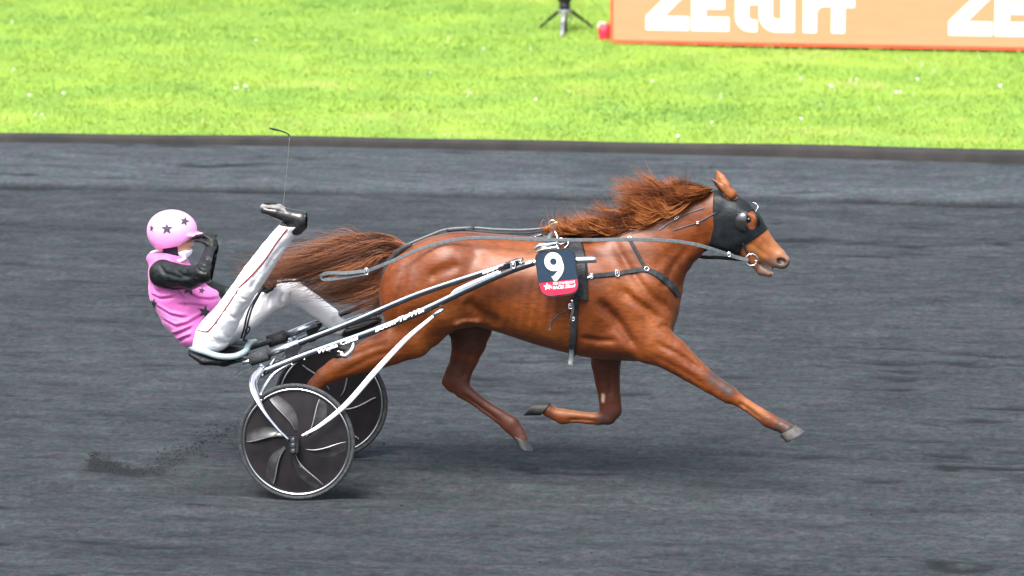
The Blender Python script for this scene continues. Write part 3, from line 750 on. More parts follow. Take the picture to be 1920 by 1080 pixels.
# coat markings follow the anatomy; a few masks paint shade instead
def seg_mask(V, pts, r0, r1, Y=0, ylim=None):
    P = np.array([at(x, y, Y) for x, y in pts]); d = np.full(len(V), 9.)
    for i in range(max(1, len(P)-1)):
        A = P[i]; B = P[min(i+1, len(P)-1)]; AB = B-A; t = np.clip((V-A)@AB/(AB@AB+1e-9), 0, 1)
        d = np.minimum(d, np.linalg.norm(V-A-t[:, None]*AB, axis=1))
    return np.clip((r1-d)/(r1-r0), 0, 1)
nzv = vnoise(V[:, 0]*25, V[:, 2]*25, 4)*.5+.6
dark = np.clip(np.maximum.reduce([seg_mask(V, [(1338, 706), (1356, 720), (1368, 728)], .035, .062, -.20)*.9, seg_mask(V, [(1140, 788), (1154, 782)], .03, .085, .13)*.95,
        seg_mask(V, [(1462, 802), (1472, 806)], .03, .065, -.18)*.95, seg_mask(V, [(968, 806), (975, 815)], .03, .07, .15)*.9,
        seg_mask(V, [(545, 795), (536, 803)], .03, .07, -.16), seg_mask(V, [(1030, 770), (1036, 773)], .02, .05, .16)*.7, seg_mask(V, [(888, 615), (880, 640)], .05, .13, .10)*.75, seg_mask(V, [(1136, 672), (1140, 680)], .05, .12, .12)*.6, seg_mask(V, [(1402, 412)], .014, .024, -.09)*.8])*nzv, 0, 1)  # upper far legs darkened in colour as shade from the body
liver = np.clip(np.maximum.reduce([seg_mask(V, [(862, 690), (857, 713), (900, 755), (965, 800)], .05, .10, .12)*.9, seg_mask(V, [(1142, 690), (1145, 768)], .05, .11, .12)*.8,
        seg_mask(V, [(600, 708), (552, 786)], .04, .09, -.16)*.6, seg_mask(V, [(1405, 774), (1440, 796)], .025, .05, -.17)*.6, seg_mask(V, [(1125, 565), (1196, 650)], .02, .07, -.26)*.15]), 0, 1)  # last mask tints faint shade into the triceps groove
muzzle = np.clip(seg_mask(V, [(1462, 500), (1440, 508), (1468, 492)], .045, .105)*.9, 0, 1)
tan = np.clip(np.maximum.reduce([seg_mask(V, [(1398, 756), (1425, 772)], .01, .05, -.17)*.5, seg_mask(V, [(1045, 768), (1110, 774)], .012, .045, .15)*.7, seg_mask(V, [(1435, 445), (1462, 470)], .03, .08)*.5,
        seg_mask(V, [(1405, 470), (1425, 470)], .03, .08, -.05)*.55, seg_mask(V, [(1352, 352), (1366, 362)], .02, .05, -.05)*.6, seg_mask(V, [(1350, 330), (1356, 342)], .02, .05, .05)*.6]), 0, 1)
pale = np.clip(np.maximum.reduce([seg_mask(V, [(1450, 512), (1437, 520), (1470, 504)], .008, .022)*.9, seg_mask(V, [(1131, 741), (1130, 752)], .004, .016, .12)*(.4+nzv)]), 0, 1)
mouth = np.clip(np.maximum.reduce([seg_mask(V, [(1461, 490), (1469, 491)], .012, .020, -.045)*1.0, seg_mask(V, [(1448, 508), (1424, 493)], .008, .016, -.03)*.8,
        seg_mask(V, [(1352, 364), (1342, 351), (1335, 340)], .014, .022, -.088)*.95]), 0, 1)
hb_ = at(960, 900, 0.); hbase = (at(990, 600, 0.)[0], 0, 0)
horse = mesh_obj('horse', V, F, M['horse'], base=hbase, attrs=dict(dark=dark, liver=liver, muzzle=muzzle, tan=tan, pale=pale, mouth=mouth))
tag(horse, 'chestnut trotter in full stride pulling the sulky, black hood over its face', 'horse')
HS = Surf(V, F)

# hooves
def hoof(pts, m, toe=None):
    a, b = np.array([at(*pts[0], pts[2])]), np.array([at(*pts[1], pts[2])])
def hoof_build(cor_px, toe_px, heel_px, tip_top, Y, m):
    """coronet centre line front/back to ground surface toe/heel"""
    S = SDF(np.min([at(*p, Y) for p in (cor_px[0], cor_px[1], toe_px, heel_px)], 0)-.08, np.max([at(*p, Y) for p in (cor_px[0], cor_px[1], toe_px, heel_px)], 0)+.08, .004)
    c0, c1 = at(*cor_px[0], Y), at(*cor_px[1], Y); t, h = at(*toe_px, Y), at(*heel_px, Y)
    x = S.ax[0][:, None, None]; y = S.ax[1][None, :, None]; z = S.ax[2][None, None, :]
    # local frame: n along the hoof (coronet to sole), f heel to toe
    cm = (c0+c1)/2; sm = (t+h)/2; f = (t-h); L = np.linalg.norm(f); f = f/L
    n = sm-cm; n = n-f*(n@f); Hh = np.linalg.norm(n); n /= Hh
    u = (x-cm[0])*n[0]+(y-cm[1])*n[1]+(z-cm[2])*n[2]
    v = (x-cm[0])*f[0]+(y-cm[1])*f[1]+(z-cm[2])*f[2]
    sft = (sm-cm)@f; k = np.clip(u/Hh, 0, 1)
    vc = sft*k; half = (np.linalg.norm(c0-c1)/2)*(1-k)+L/2*k; hy = .042*(1-k)+.058*k
    d = np.sqrt(((v-vc)/half)**2+((y-Y)/hy)**2)-1
    d = d*np.minimum(half, hy); d = np.maximum(d, np.maximum(-u, u-Hh))
    S.D = d.astype(np.float32)
    # hollow of the sole
    S.chain([(sm+n*.004, L*.3, .03)], .004, 'cut')
    V, F = S.mesh(); return mesh_obj('hoof', V, F, m, horse)
hoof_build(((1489, 795), (1463, 817)), (1509, 809), (1474, 829), None, -.16, M['hoof_pale'])
hoof_build(((1026, 751), (1022, 782)), (981, 779), (1003, 752), None, .16, M['hoof'])
hoof_build(((990, 815), (962, 824)), (1000, 846), (972, 837), None, .15, M['hoof'])
hoof_build(((542, 813), (524, 802)), (529, 834), (508, 812), None, -.16, M['hoof'])
# eyes
for sd in (-1, 1):
    p = at(1403, 412, sd*.080); MB().sphere(p, (.017, .013, .014), 16, 10).build('eye', M['eye'], horse)

# ---- hood
K = SDF((at(1300, 500, 0)[0], -.16, at(1300, 500, 0)[2]), (at(1460, 330, 0)[0], .16, at(1300, 320, 0)[2]), .005)
K.chain([(c, r+.006, y+.006) for c, r, y in neck[-3:]], .05)
head(K, .0065)
K.prism([(1338, 336), (1374, 336), (1402, 356), (1428, 395), (1441, 428), (1413, 446), (1394, 459), (1386, 482), (1340, 486), (1320, 470), (1333, 450), (1341, 420), (1339, 385)], 'and', .004)
def ellpoly(cx, cy, rx, ry, rot=0, n=20):
    return [(cx+rx*math.cos(a)*math.cos(rot)-ry*math.sin(a)*math.sin(rot), cy+rx*math.cos(a)*math.sin(rot)+ry*math.sin(a)*math.cos(rot)) for a in np.linspace(0, 2*math.pi, n, endpoint=False)]
K.prism(ellpoly(1369, 362, 18, 13, R(25)), 'cut', .003, Y=-.06, ylo=-.4, yhi=0)
K.prism(ellpoly(1408, 413, 10, 16.5, R(-8)), 'cut', .003, Y=-.08, ylo=-.4, yhi=-.02)
K.prism(ellpoly(1405, 413, 12, 18, R(-8)), 'cut', .003, Y=.08, ylo=.02, yhi=.4)
K.prism(ellpoly(1360, 348, 15, 14, R(25)), 'cut', .003, Y=.06, ylo=0.01, yhi=.4)
# hollow it so that it is a cloth, not a block
K2 = SDF(K.lo, (K.ax[0][-1], K.ax[1][-1], K.ax[2][-1]), .005)
K2.ax = K.ax; K2.D = np.full(K.D.shape, .3, np.float32)
K2.chain([(c, r-.0, y-.0) for c, r, y in neck[-3:]], .05); head(K2, .0)
K.D = np.maximum(K.D, -(K2.D+.002))
V, F = K.mesh()
hood = mesh_obj('blinker_hood', V, F, M['hood'], horse); hood['label'] = 'black fabric hood with a round eye opening'
KS = Surf(V, F)
for sd in (-1, 1):
    S = SDF(at(1360, 440, sd*.10)-.09, at(1440, 390, sd*.10)+.09, .004)
    c = at(1394, 415, sd*.088)
    S.ell(c, (.056, .036, .060), .0); S.ell(c+np.array([.012, -sd*.004, .0]), (.054, .032, .052), .004, 'cut')
    S.prism([(1340, 370), (1399, 370), (1402, 396), (1400, 434), (1396, 460), (1340, 460)], 'and', .003, Y=sd*.10)
    V, F = S.mesh(); mesh_obj('eye_cup', V, F, M['cup'], hood)

# ---- hair: strands with body
def strands(paths, width, name, m, parent, tones):
    N, K_ = paths.shape[:2]; t = np.linspace(0, 1, K_)
    T = np.gradient(paths, axis=1); T /= np.linalg.norm(T, axis=2, keepdims=True)+1e-9
    a = rng.normal(size=(N, 1, 3)); a = a-T*np.sum(a*T, 2, keepdims=True); a /= np.linalg.norm(a, axis=2, keepdims=True)+1e-9
    b = np.cross(T, a); wd = (width[:, None]*np.clip(1.08-t[None, :]**1.6, .08, 1))[..., None]
    V = np.stack([paths+a*wd, paths+(-.5*a+.87*b)*wd, paths+(-.5*a-.87*b)*wd], 2).reshape(-1, 3)
    base = (np.arange(N)*K_*3)[:, None, None]+(np.arange(K_-1)*3)[None, :, None]+np.zeros(3, int)[None, None, :]
    k = np.arange(3)[None, None, :]; l = (k+1) % 3
    F = np.stack([base+k, base+l, base+3+l, base+3+k], -1).reshape(-1, 4)
    tn = np.clip(tones[:, None]+.15*(t[None, :]-.5), 0, 1)
    return mesh_obj(name, V, F, m, parent, attrs={'tone': np.repeat(tn.reshape(-1), 3)})
def px_curve(pts, n=24):
    c = np.array(catmull([np.array([a, b, 0.]) for a, b in pts], 12))[:, :2]
    s_ = np.linspace(0, len(c)-1, n); i = np.floor(s_).astype(int); j = np.minimum(i+1, len(c)-1); f = (s_-i)[:, None]
    return c[i]*(1-f)+c[j]*f
def at_many(P, Y):
    d = view[None]*FPX+right[None]*(P[:, 0:1]-960)-up[None]*(P[:, 1:2]-540)
    t = (Y-cam_pos[1])/d[:, 1]; return cam_pos[None]+t[:, None]*d
# tail
NK = 22
ct = px_curve([(764, 458), (735, 446), (700, 440), (660, 441), (615, 449), (565, 466), (515, 484), (470, 493), (415, 495)], NK)
cm = px_curve([(752, 466), (728, 470), (695, 472), (650, 484), (605, 498), (560, 512), (525, 522), (495, 520), (450, 508)], NK)
cb = px_curve([(742, 480), (728, 500), (722, 535), (712, 560), (690, 575), (650, 578), (612, 568), (575, 555), (530, 530)], NK)
cbb = px_curve([(740, 482), (729, 500), (724, 530), (721, 550), (716, 565), (706, 578), (690, 590), (668, 594), (640, 590)], NK)
NT = 3600; P = np.zeros((NT, NK, 3)); tn = np.zeros(NT)
clump = rng.random(44); cY = rng.uniform(-1, 1, 44); cT = rng.normal(0, 1, 44); cW = rng.uniform(.5, 1.6, 44)
for i in range(NT):
    g = rng.integers(44); v = np.clip(clump[g]+rng.normal(0, .024), 0, 1)
    if v < .42: c = ct*(1-v/.42)+cm*(v/.42)
    elif v < .9: q = (v-.42)/.48; c = cm*(1-q)+cb*q
    else: q = (v-.9)/.1; c = cb*(1-q)+cbb*q
    ln = rng.uniform(.35, .92)*(1-.2*v) if v > .30 else rng.uniform(.4, 1.0)
    if .22 < v < .34 and rng.random() < .25: ln = rng.uniform(.85, 1.0)
    s_ = np.linspace(0, ln*(NK-1), NK); a = np.floor(s_).astype(int).clip(0, NK-2); f = (s_-a)[:, None]
    c = c[a]*(1-f)+c[a+1]*f
    tt = np.linspace(0, 1, NK)
    c = c+np.stack([np.zeros(NK), (9.5*cW[g]*np.sin(tt*(4.5+2.5*cW[g])+g*1.3)+3.0*np.sin(tt*13+g*2.1)+rng.normal(0, 1.8)+rng.normal(0, 9)*tt**2)*tt**.8], 1)
    Y = (cY[g]*.10+rng.normal(0, .012))*np.sin(np.clip(tt*1.5, 0, 1)*math.pi/2)+.0
    Y = Y*(.25+.75*tt**.6)
    P[i] = at_many(c, Y); tn[i] = np.clip(.30+.35*(1-v)*rng.random()+(rng.random()-.5)*.30+.24*cT[g]+.12*(v < .25), 0, 1)
strands(P, rng.uniform(.0010, .0023, NT), 'tail', M['tail'], horse, tn)
# mane
NM = 3600; NK = 16; P = np.zeros((NM, NK, 3)); tn = np.zeros(NM)
crest = px_curve([(1340, 353), (1310, 358), (1275, 372), (1240, 388), (1200, 403), (1160, 418), (1125, 430), (1090, 440), (1065, 444)], 200)
NG = 60; gs = np.sort(rng.random(NG)); gl = rng.uniform(.6, 1.15, NG); ga = rng.normal(0, 1, NG); gd = rng.random(NG); gl2 = rng.random(NG)
for i in range(NM):
    g = rng.integers(NG); s_ = np.clip(gs[g]+rng.normal(0, .014), 0, .999); r0 = crest[int(s_*199)]
    low = gd[g] < .66                         # lock that falls on the near side before the wind takes it
    L = (134-78*s_)*gl[g]*rng.uniform(.7, 1.1)
    if s_ < .22: L *= .62
    if low:
        dip = (-14+64*gl2[g]*rng.uniform(.7, 1.1)+rng.normal(0, 5))*math.sin(math.pi*min(1, s_+.2))
        pts = [r0, r0+[-14, dip*.55], r0+[-45, dip*.9+4*ga[g]], r0+[-45-(L-45)*.5, dip*.75-4+5*ga[g]], r0+[-L, dip*.35-14*gl[g]+15*ga[g]+rng.normal(0, 7)]]
        Yc = np.array([-.0, -.075, -.115, -.13, -.12])-.03*s_
    else:
        h = 8+22*math.sin(math.pi*min(1, s_*1.25))*rng.random(); ga_ = 1.6*ga[g]; rise = math.sin(math.pi*min(1, .08+s_*1.02))
        if s_ < .22: ga_ *= .25; h *= .6
        pts = [r0, r0+[-18, -h*.5], r0+[-45, -h*.75-6*rise+3*ga_], r0+[-45-(L-45)*.5, -h*.4-22*rise+6*ga_], r0+[-L, -38*rise+8*ga_+rng.normal(0, 6)]]
        Yc = np.array([0, -.02, -.04, -.05, -.055])
    c = px_curve([(p[0], p[1]) for p in pts], NK); Y = np.interp(np.linspace(0, 4, NK), range(5), Yc)+rng.normal(0, .012)
    tt = np.linspace(0, 1, NK); c = c+np.stack([np.zeros(NK), (4.0*np.sin(tt*6+g*2.7)+1.8*np.sin(tt*15+g))*tt*min(1, .25+s_*3)], 1)
    if rng.random() < .05: c = c+np.stack([-10*tt, (rng.normal(-8, 14))*tt**1.5], 1)
    P[i] = at_many(c, Y+.012*np.sin(np.linspace(0, 6, NK)+g)); tn[i] = np.clip(.42+.34*math.sin(g*2.3)+rng.normal(0, .13)+(.15 if not low else -.05), 0, 1)
strands(P, rng.uniform(.0009, .0021, NM), 'mane', M['mane'], horse, tn)

# ------------------------------------------------------------------ harness
hb0 = at(1075, 560, -.29)
harness = empty('harness', (hb0[0], 0, 0), 'black racing harness strapped round the chest and belly of the chestnut horse', 'harness')
def strap(name, pts, wd, m='black_leather', parent=harness, S=HS, off=.004, th=.005, n=8):
    P, N = S.path(pts, off, n); return MB().ribbon(P, N, wd, th).build(name, M[m], parent, smooth=False)
strap('saddle_pad', [(1028, 437), (1032, 450), (1036, 462), (1040, 480)], [.07, .09, .09, .09], 'grey_web', off=.012, th=.012)
strap('saddle_pad', [(1052, 432), (1068, 447), (1082, 475), (1090, 510), (1092, 560)], [.10, .10, .085, .08, .08], off=.010, th=.016)
strap('girth_strap', [(1078, 556), (1076, 600), (1074, 640), (1072, 668), (1071, 676)], .042, off=.008, th=.008)
MB().ribbon([at(1072, 655, -.20), at(1071, 672, -.21), at(1069, 684, -.215)], [(0, -1, 0)], .03, .005).build('strap_end', M['grey_web'], harness)
strap('breast_strap', [(1096, 519), (1120, 517), (1160, 513), (1208, 506), (1240, 520), (1262, 540), (1271, 554)], [.022, .028, .028, .028, .045, .05, .05], off=.006)
strap('neck_strap', [(1181, 449), (1192, 470), (1203, 490), (1212, 505)], .02, off=.006)
P, N = HS.path([(1045, 552), (1030, 580), (1031, 600)], .012, 8); MB().ribbon([at(1062, 583, -.33), at(1046, 590, -.33), at(1034, 604, -.325), at(1031, 619, -.32)], [(0, -1, 0)], .012, .003).build('loose_strap', M['black_leather'], harness)
# back strap with its lead-up over the croup, and crupper under the tail
bk = [(1030, 427, 0), (985, 431, -.02), (930, 430, -.03), (886, 427, -.03), (838, 430, -.04), (806, 441, -.06), (761, 460, -.08), (738, 474, -.10)]
MB().tube(catmull([at(x, y, Y) for x, y, Y in bk], 8), .0075, 8).build('back_strap', M['grey_web'], harness)
MB().tube(catmull([at(x, y, Y) for x, y, Y in [(1030, 431, -.02), (990, 437, -.05), (940, 437, -.07), (900, 434, -.06), (872, 431, -.05)]], 8), .005, 8).build('check_line', M['black_leather'], harness)
MB().tube(catmull([at(x, y, Y) for x, y, Y in [(890, 428, -.03), (860, 430, -.03), (838, 432, -.04)]], 6), .012, 8).build('strap_sleeve', M['black_leather'], harness)
MB().tube(catmull([at(x, y, -.10) for x, y in [(772, 458), (752, 468), (736, 483), (726, 500), (719, 520), (716, 540)]], 8), [.010, .018, .020, .016, .010], 10).build('crupper', M['black_leather'], harness)
for px, py, r in ((1181, 448, .011), (1212, 505, .012)):
    p, n = HS.hit(px, py, .014); nn = n; a = np.cross(nn, [0, 0, 1.]); a /= np.linalg.norm(a); b = np.cross(nn, a)
    MB().tube([p+a*r*math.cos(q)+b*r*math.sin(q) for q in np.linspace(0, 2*math.pi, 18, endpoint=False)], .0028, 8, closed=True).build('ring', M['chrome'], harness)
def buckle(px, py, wx, hy, Y=None, S=HS, parent=harness, th=.0026, rot=0., name='buckle', off=.013):
    if Y is None: p, n = S.hit(px, py, off)
    else: p, n = at(px, py, Y), -view
    a = right-n*(right@n); a /= np.linalg.norm(a); b = np.cross(n, a)
    ca, sa = math.cos(rot), math.sin(rot); a, b = a*ca+b*sa, b*ca-a*sa
    P = []
    for q in np.linspace(0, 2*math.pi, 20, endpoint=False):
        c, s_ = math.cos(q), math.sin(q); k = (abs(c)**4+abs(s_)**4)**-.25
        P.append(p+a*wx*c*k+b*hy*s_*k)
    mb = MB().tube(P, th, 6, closed=True); mb.tube([p-a*wx*.1-b*hy, p+b*hy*1.0], th*.8, 6)
    return mb.build(name, M['chrome'], parent)
buckle(1157, 513, .011, .018)
strap('hook', [(1086, 523), (1093, 526), (1103, 520), (1110, 518)], .012, 'chrome', off=.01, th=.006)
buckle(1109, 518, .008, .014)
# saddle tree and terrets above the withers
sx = lambda px, py, Y=-.05: at(px, py, Y)
mb = MB(); mb.tube(catmull([sx(1026, 462, -.20), sx(1034, 440, -.12), sx(1045, 428, 0), sx(1062, 430, .08)], 6), [.022, .026, .024, .02], 10, flat=1.6); mb.build('saddle_tree', M['grey_web'], harness)
mb = MB(); mb.tube([sx(1036, 420, -.02)+np.array([.022*math.cos(q), 0, .022*math.sin(q)]) for q in np.linspace(0, 2*math.pi, 16, endpoint=False)], .004, 8, closed=True)
mb.build('terret_ring', M['chrome'], harness)
mb = MB(); mb.tube(catmull([sx(1029, 428, -.03), sx(1035, 420, -.03), sx(1047, 416, -.03)], 5), .005, 8); mb.build('check_hook', mat('brass', (.75, .55, .25), .25, 1, noise=(30, (.6, .4, .2), .4, .7)), harness)
mb = MB(); mb.tube([sx(1052, 452, -.20)+np.array([.026*math.cos(q), .0, .016*math.sin(q)]) for q in np.linspace(0, 2*math.pi, 16, endpoint=False)], .004, 8, closed=True)
mb.build('terret_ring', M['chrome'], harness)
mb = MB(); mb.tube(catmull([sx(1040, 433, -.21), sx(1045, 446, -.23), sx(1043, 458, -.24), sx(1048, 468, -.26)], 5), .006, 8); mb.tube(catmull([sx(1060, 446, -.2), sx(1066, 456, -.22), sx(1058, 466, -.24)], 5), .0035, 8)
mb.build('terret_post', M['chrome'], harness)
MB().tube(catmull([sx(1002, 468, -.40), sx(1012, 461, -.40), sx(1028, 459, -.39), sx(1046, 456, -.37)], 6), [.006, .014, .012, .009], 10, flat=.7).build('quick_release', M['chrome'], harness)
MB().tube(catmull([sx(1004, 473, -.40), sx(1020, 467, -.41), sx(1046, 463, -.41)], 6), [.005, .008, .005], 8).build('quick_release', M['alu'], harness)
MB().tube(catmull([at(1072, 562, -.36), at(1074, 580, -.35), at(1071, 596, -.345), at(1073, 604, -.34)], 5), [.006, .009, .007, .005], 8, flat=.6).build('girth_buckle', M['chrome'], harness)
buckle(1069, 574, .008, .014, Y=-.345)
buckle(1074, 598, .009, .010, Y=-.34)

# ---- bridle and reins
bridle = empty('bridle', tuple(at(1409, 487, 0)*[1, 1, 0]), 'thin black bridle with a chrome bit ring at the mouth of the chestnut horse', 'bridle')
pr = at(1409, 487, -.062)
MB().tube([pr+right*.034*math.cos(q)+np.array([0, 0, 1])*.034*math.sin(q) for q in np.linspace(0, 2*math.pi, 28, endpoint=False)], .0045, 8, closed=True).build('bit_ring', M['chrome'], bridle)
MB().tube([at(1416, 489, -.06), at(1422, 491, 0), at(1416, 487, .06)], .006, 8).build('bit', M['chrome'], bridle)
strap('cheek_strap', [(1404, 478), (1398, 466), (1393, 455)], .012, parent=bridle, off=.006)
for q, w_ in (([(1267, 410), (1290, 400), (1320, 390)], .006), ([(1308, 417), (1328, 406), (1341, 399)], .006), ([(1236, 431), (1268, 408), (1280, 404)], .009)):
    strap('overcheck', q, w_, 'grey_web', parent=bridle, off=.004, th=.003)
strap('overcheck', [(1262, 432), (1285, 424), (1308, 417)], .005, 'grey_web', parent=bridle, off=.004, th=.003)
buckle(1269, 409, .014, .006, parent=bridle, rot=.6); buckle(1308, 417, .008, .006, parent=bridle, rot=.4)
MB().tube(catmull([at(1416, 398, -.03), at(1421, 388, -.02), at(1417, 382, 0), at(1412, 380, 0)], 6), .003, 8).build('overcheck_loop', M['chrome'], bridle)
strap('noseband', [(1340, 398), (1345, 400)], .006, parent=bridle, off=.006)
reins = empty('reins', tuple(at(1100, 450, -.2)*[1, 1, 0]), 'long black leather reins running from the bit ring back over the rump', 'reins')
near = [(1403, 488, -.075), (1385, 484, -.085), (1364, 477, -.11), (1325, 464, -.15), (1290, 456, -.175), (1250, 451, -.20), (1181, 449, -.235), (1110, 450, -.24), (1050, 450, -.24), (980, 448, -.22), (895, 446, -.21), (845, 451, -.22), (791, 466, -.25), (747, 485, -.27), (715, 498, -.27), (687, 509, -.24)]
c = catmull([at(x, y, Y) for x, y, Y in near], 10)
MB().ribbon(c, [np.array([0, -1, .12])], .0205, .003).build('rein', M['grey_web'], reins, smooth=False)
lp_ = [(687, 508, -.24), (650, 512, -.22), (620, 512, -.2), (604, 516, -.19), (608, 524, -.19), (640, 521, -.2), (687, 513, -.235)]
MB().ribbon(catmull([at(x, y, Y) for x, y, Y in lp_], 8), [np.array([0, -1, .3])], .022, .004).build('hand_loop', M['grey_web'], reins, smooth=False)
buckle(687, 509, .010, .018, Y=-.25, parent=reins); buckle(1367, 477, .008, .013, Y=-.118, parent=reins)
MB().ribbon(catmull([at(x, y, Y) for x, y, Y in [(608, 520, -.19), (580, 526, -.10), (556, 527, .0), (530, 529, .10), (512, 532, .16)]], 8), [np.array([0, -.5, 1])], .018, .004).build('rein', M['black_leather'], reins)
MB().tube(catmull([at(x, y, Y) for x, y, Y in [(1404, 486, .07), (1385, 486, .08), (1350, 483, .10), (1320, 482, .11), (1290, 476, .13)]], 8), .011, 8, flat=.7).build('rein', M['black_leather'], reins)
# rein ends hanging below the hand
MB().ribbon(catmull([at(x, y, Y) for x, y, Y in [(492, 540, .12), (472, 570, .02), (463, 592, .0), (458, 615, .0), (452, 634, .0)]], 8), [np.array([0, -1, .1])], .012, .004).build('rein_end', M['black_leather'], reins)
MB().ribbon(catmull([at(x, y, Y) for x, y, Y in [(490, 545, .13), (474, 575, .03), (466, 600, .0), (461, 624, .01), (457, 637, .0), (464, 638, .0)]], 8), [np.array([0, -1, .1])], .012, .004).build('rein_end', M['black_leather'], reins)
MB().ribbon(catmull([at(x, y, Y) for x, y, Y in [(462, 628, -.01), (468, 618, -.01), (467, 613, -.01), (461, 618, 0), (459, 632, 0)]], 8), [np.array([0, -1, .1])], .009, .004).build('rein_end', M['black_leather'], reins)

# ------------------------------------------------------------------ number plate
def rrect(c, r=14, n=6):
    out = []; N = len(c)
    for i in range(N):
        p = np.array(c[i], float); a = np.array(c[i-1], float)-p; b = np.array(c[(i+1) % N], float)-p
        rr = r[i] if not np.isscalar(r) else r
        a = a/np.linalg.norm(a)*rr; b = b/np.linalg.norm(b)*rr
        for k in range(n+1):
            t = k/n; out.append(tuple((p+a)*(1-t)**2+2*p*t*(1-t)+(p+b)*t*t))
    return out
PY = -.41
plate_c = at(1043, 512, PY)
plate = MB().slab(rrect([(1001, 473), (1077, 464), (1087, 551), (1014, 560)], [17, 17, 20, 24]), PY, .012).build('number_plate', M['black_leather'], base=(plate_c[0], plate_c[1], 0), smooth=False)
tag(plate, 'rounded navy plate with a white figure 9 over a red band, hung by the shaft', 'number plate')
MB().slab(rrect([(1004, 476), (1075, 467), (1082, 522), (1010.5, 530)], [15, 15, .5, .5]), PY-.0025, .002).build('face_panel', M['navy'], plate, smooth=False)
MB().slab(rrect([(1010.8, 531), (1082.3, 523), (1085, 548), (1016, 557)], [.5, .5, 19, 22]), PY-.0025, .002).build('red_band', M['plate_red'], plate, smooth=False)
def annulus(cx, cy, ro, ri, a0, a1, n=28, rot=0, ex=1.):
    o_, i_ = [], []
    for a in np.linspace(a0, a1, n):
        o_.append((cx+ro[0]*math.cos(a), cy+ro[1]*math.sin(a))); i_.append((cx+ri[0]*math.cos(a), cy+ri[1]*math.sin(a)))
    return o_, i_
def strip_slab(A, B, Y, th=.002):
    mb = MB()
    for i in range(len(A)-1): 
        P = [at(*q, Y) for q in (A[i], A[i+1], B[i+1], B[i])]; mb.add(P, [(0, 1, 2, 3)])
    return mb
# white 9 : one outline band with a hole (bowl) and a curved tail joined to it
def nine(Y):
    mb = MB(); tilt = lambda p: (1040+(p[0]-1040)+(p[1]-500)*.10, p[1]-(p[0]-1040)*.06)
    o_, i_ = annulus(1038.5, 490.5, (16.8, 17.6), (6.2, 6.4), -math.pi, math.pi, 44)
    a = strip_slab([tilt(p) for p in o_], [tilt(p) for p in i_], Y)
    mb.add(a.V, a.F)
    outer = px_curve([(1055, 488), (1057, 502), (1052, 515), (1042, 526), (1037, 527)], 16); inner = px_curve([(1046.5, 494), (1047.5, 501), (1044, 509), (1036, 517), (1032, 518)], 16)
    a = strip_slab([tilt(p) for p in outer], [tilt(p) for p in inner], Y-.0008); mb.add(a.V, a.F); return mb
nine(PY-.005).build('figure_nine', M['white_print'], plate, smooth=False)
def text_mesh(txt, bold=.02):
    cu = bpy.data.curves.new('t', 'FONT'); cu.body = txt; cu.size = 1; cu.offset = bold; cu.resolution_u = 3
    ob = bpy.data.objects.new('t', cu); C.objects.link(ob)
    me = bpy.data.meshes.new_from_object(ob.evaluated_get(bpy.context.evaluated_depsgraph_get()))
    V = np.zeros(len(me.vertices)*3); me.vertices.foreach_get('co', V); V = V.reshape(-1, 3)
    F = [tuple(p.vertices) for p in me.polygons]
    bpy.data.objects.remove(ob); bpy.data.curves.remove(cu); bpy.data.meshes.remove(me)
    V[:, 0] -= V[:, 0].min(); return V, F
def text_px(txt, x0, y0, x1, y1, h, Yf, name, m, parent, bold=.02, slant=0):
    """lettering from (x0,y0) to (x1,y1) along the baseline, h px tall"""
    V, F = text_mesh(txt, bold); W = V[:, 0].max(); Hc = V[:, 1].max()
    out = []
    for v in V:
        t = v[0]/W; px = x0+(x1-x0)*t; py = y0+(y1-y0)*t-v[1]/Hc*h; out.append(at(px+slant*v[1]/Hc*h, py, Yf(t) if callable(Yf) else Yf))
    return mesh_obj(name, out, F, m, parent, smooth=False)
text_px("PRIX D'AMERIQUE", 1037, 534.5, 1078, 530.5, 5, PY-.0045, 'lettering', M['white_print'], plate)
text_px("RACES ZEturf", 1037, 542.5, 1079, 538, 6, PY-.0045, 'lettering', M['white_print'], plate, .03)
st = []
for k in range(10):
    a = -math.pi/2+k*math.pi/5-.1; r = 7.5 if k % 2 == 0 else 3.4; st.append((1026+r*math.cos(a), 537.5+r*math.sin(a)))
MB().slab(st, PY-.0045, .001).build('star', M['white_print'], plate, smooth=False)
text_px("M", 1029, 541.5, 1035, 541, 5, PY-.006, 'lettering', M['white_print'], plate, .03)

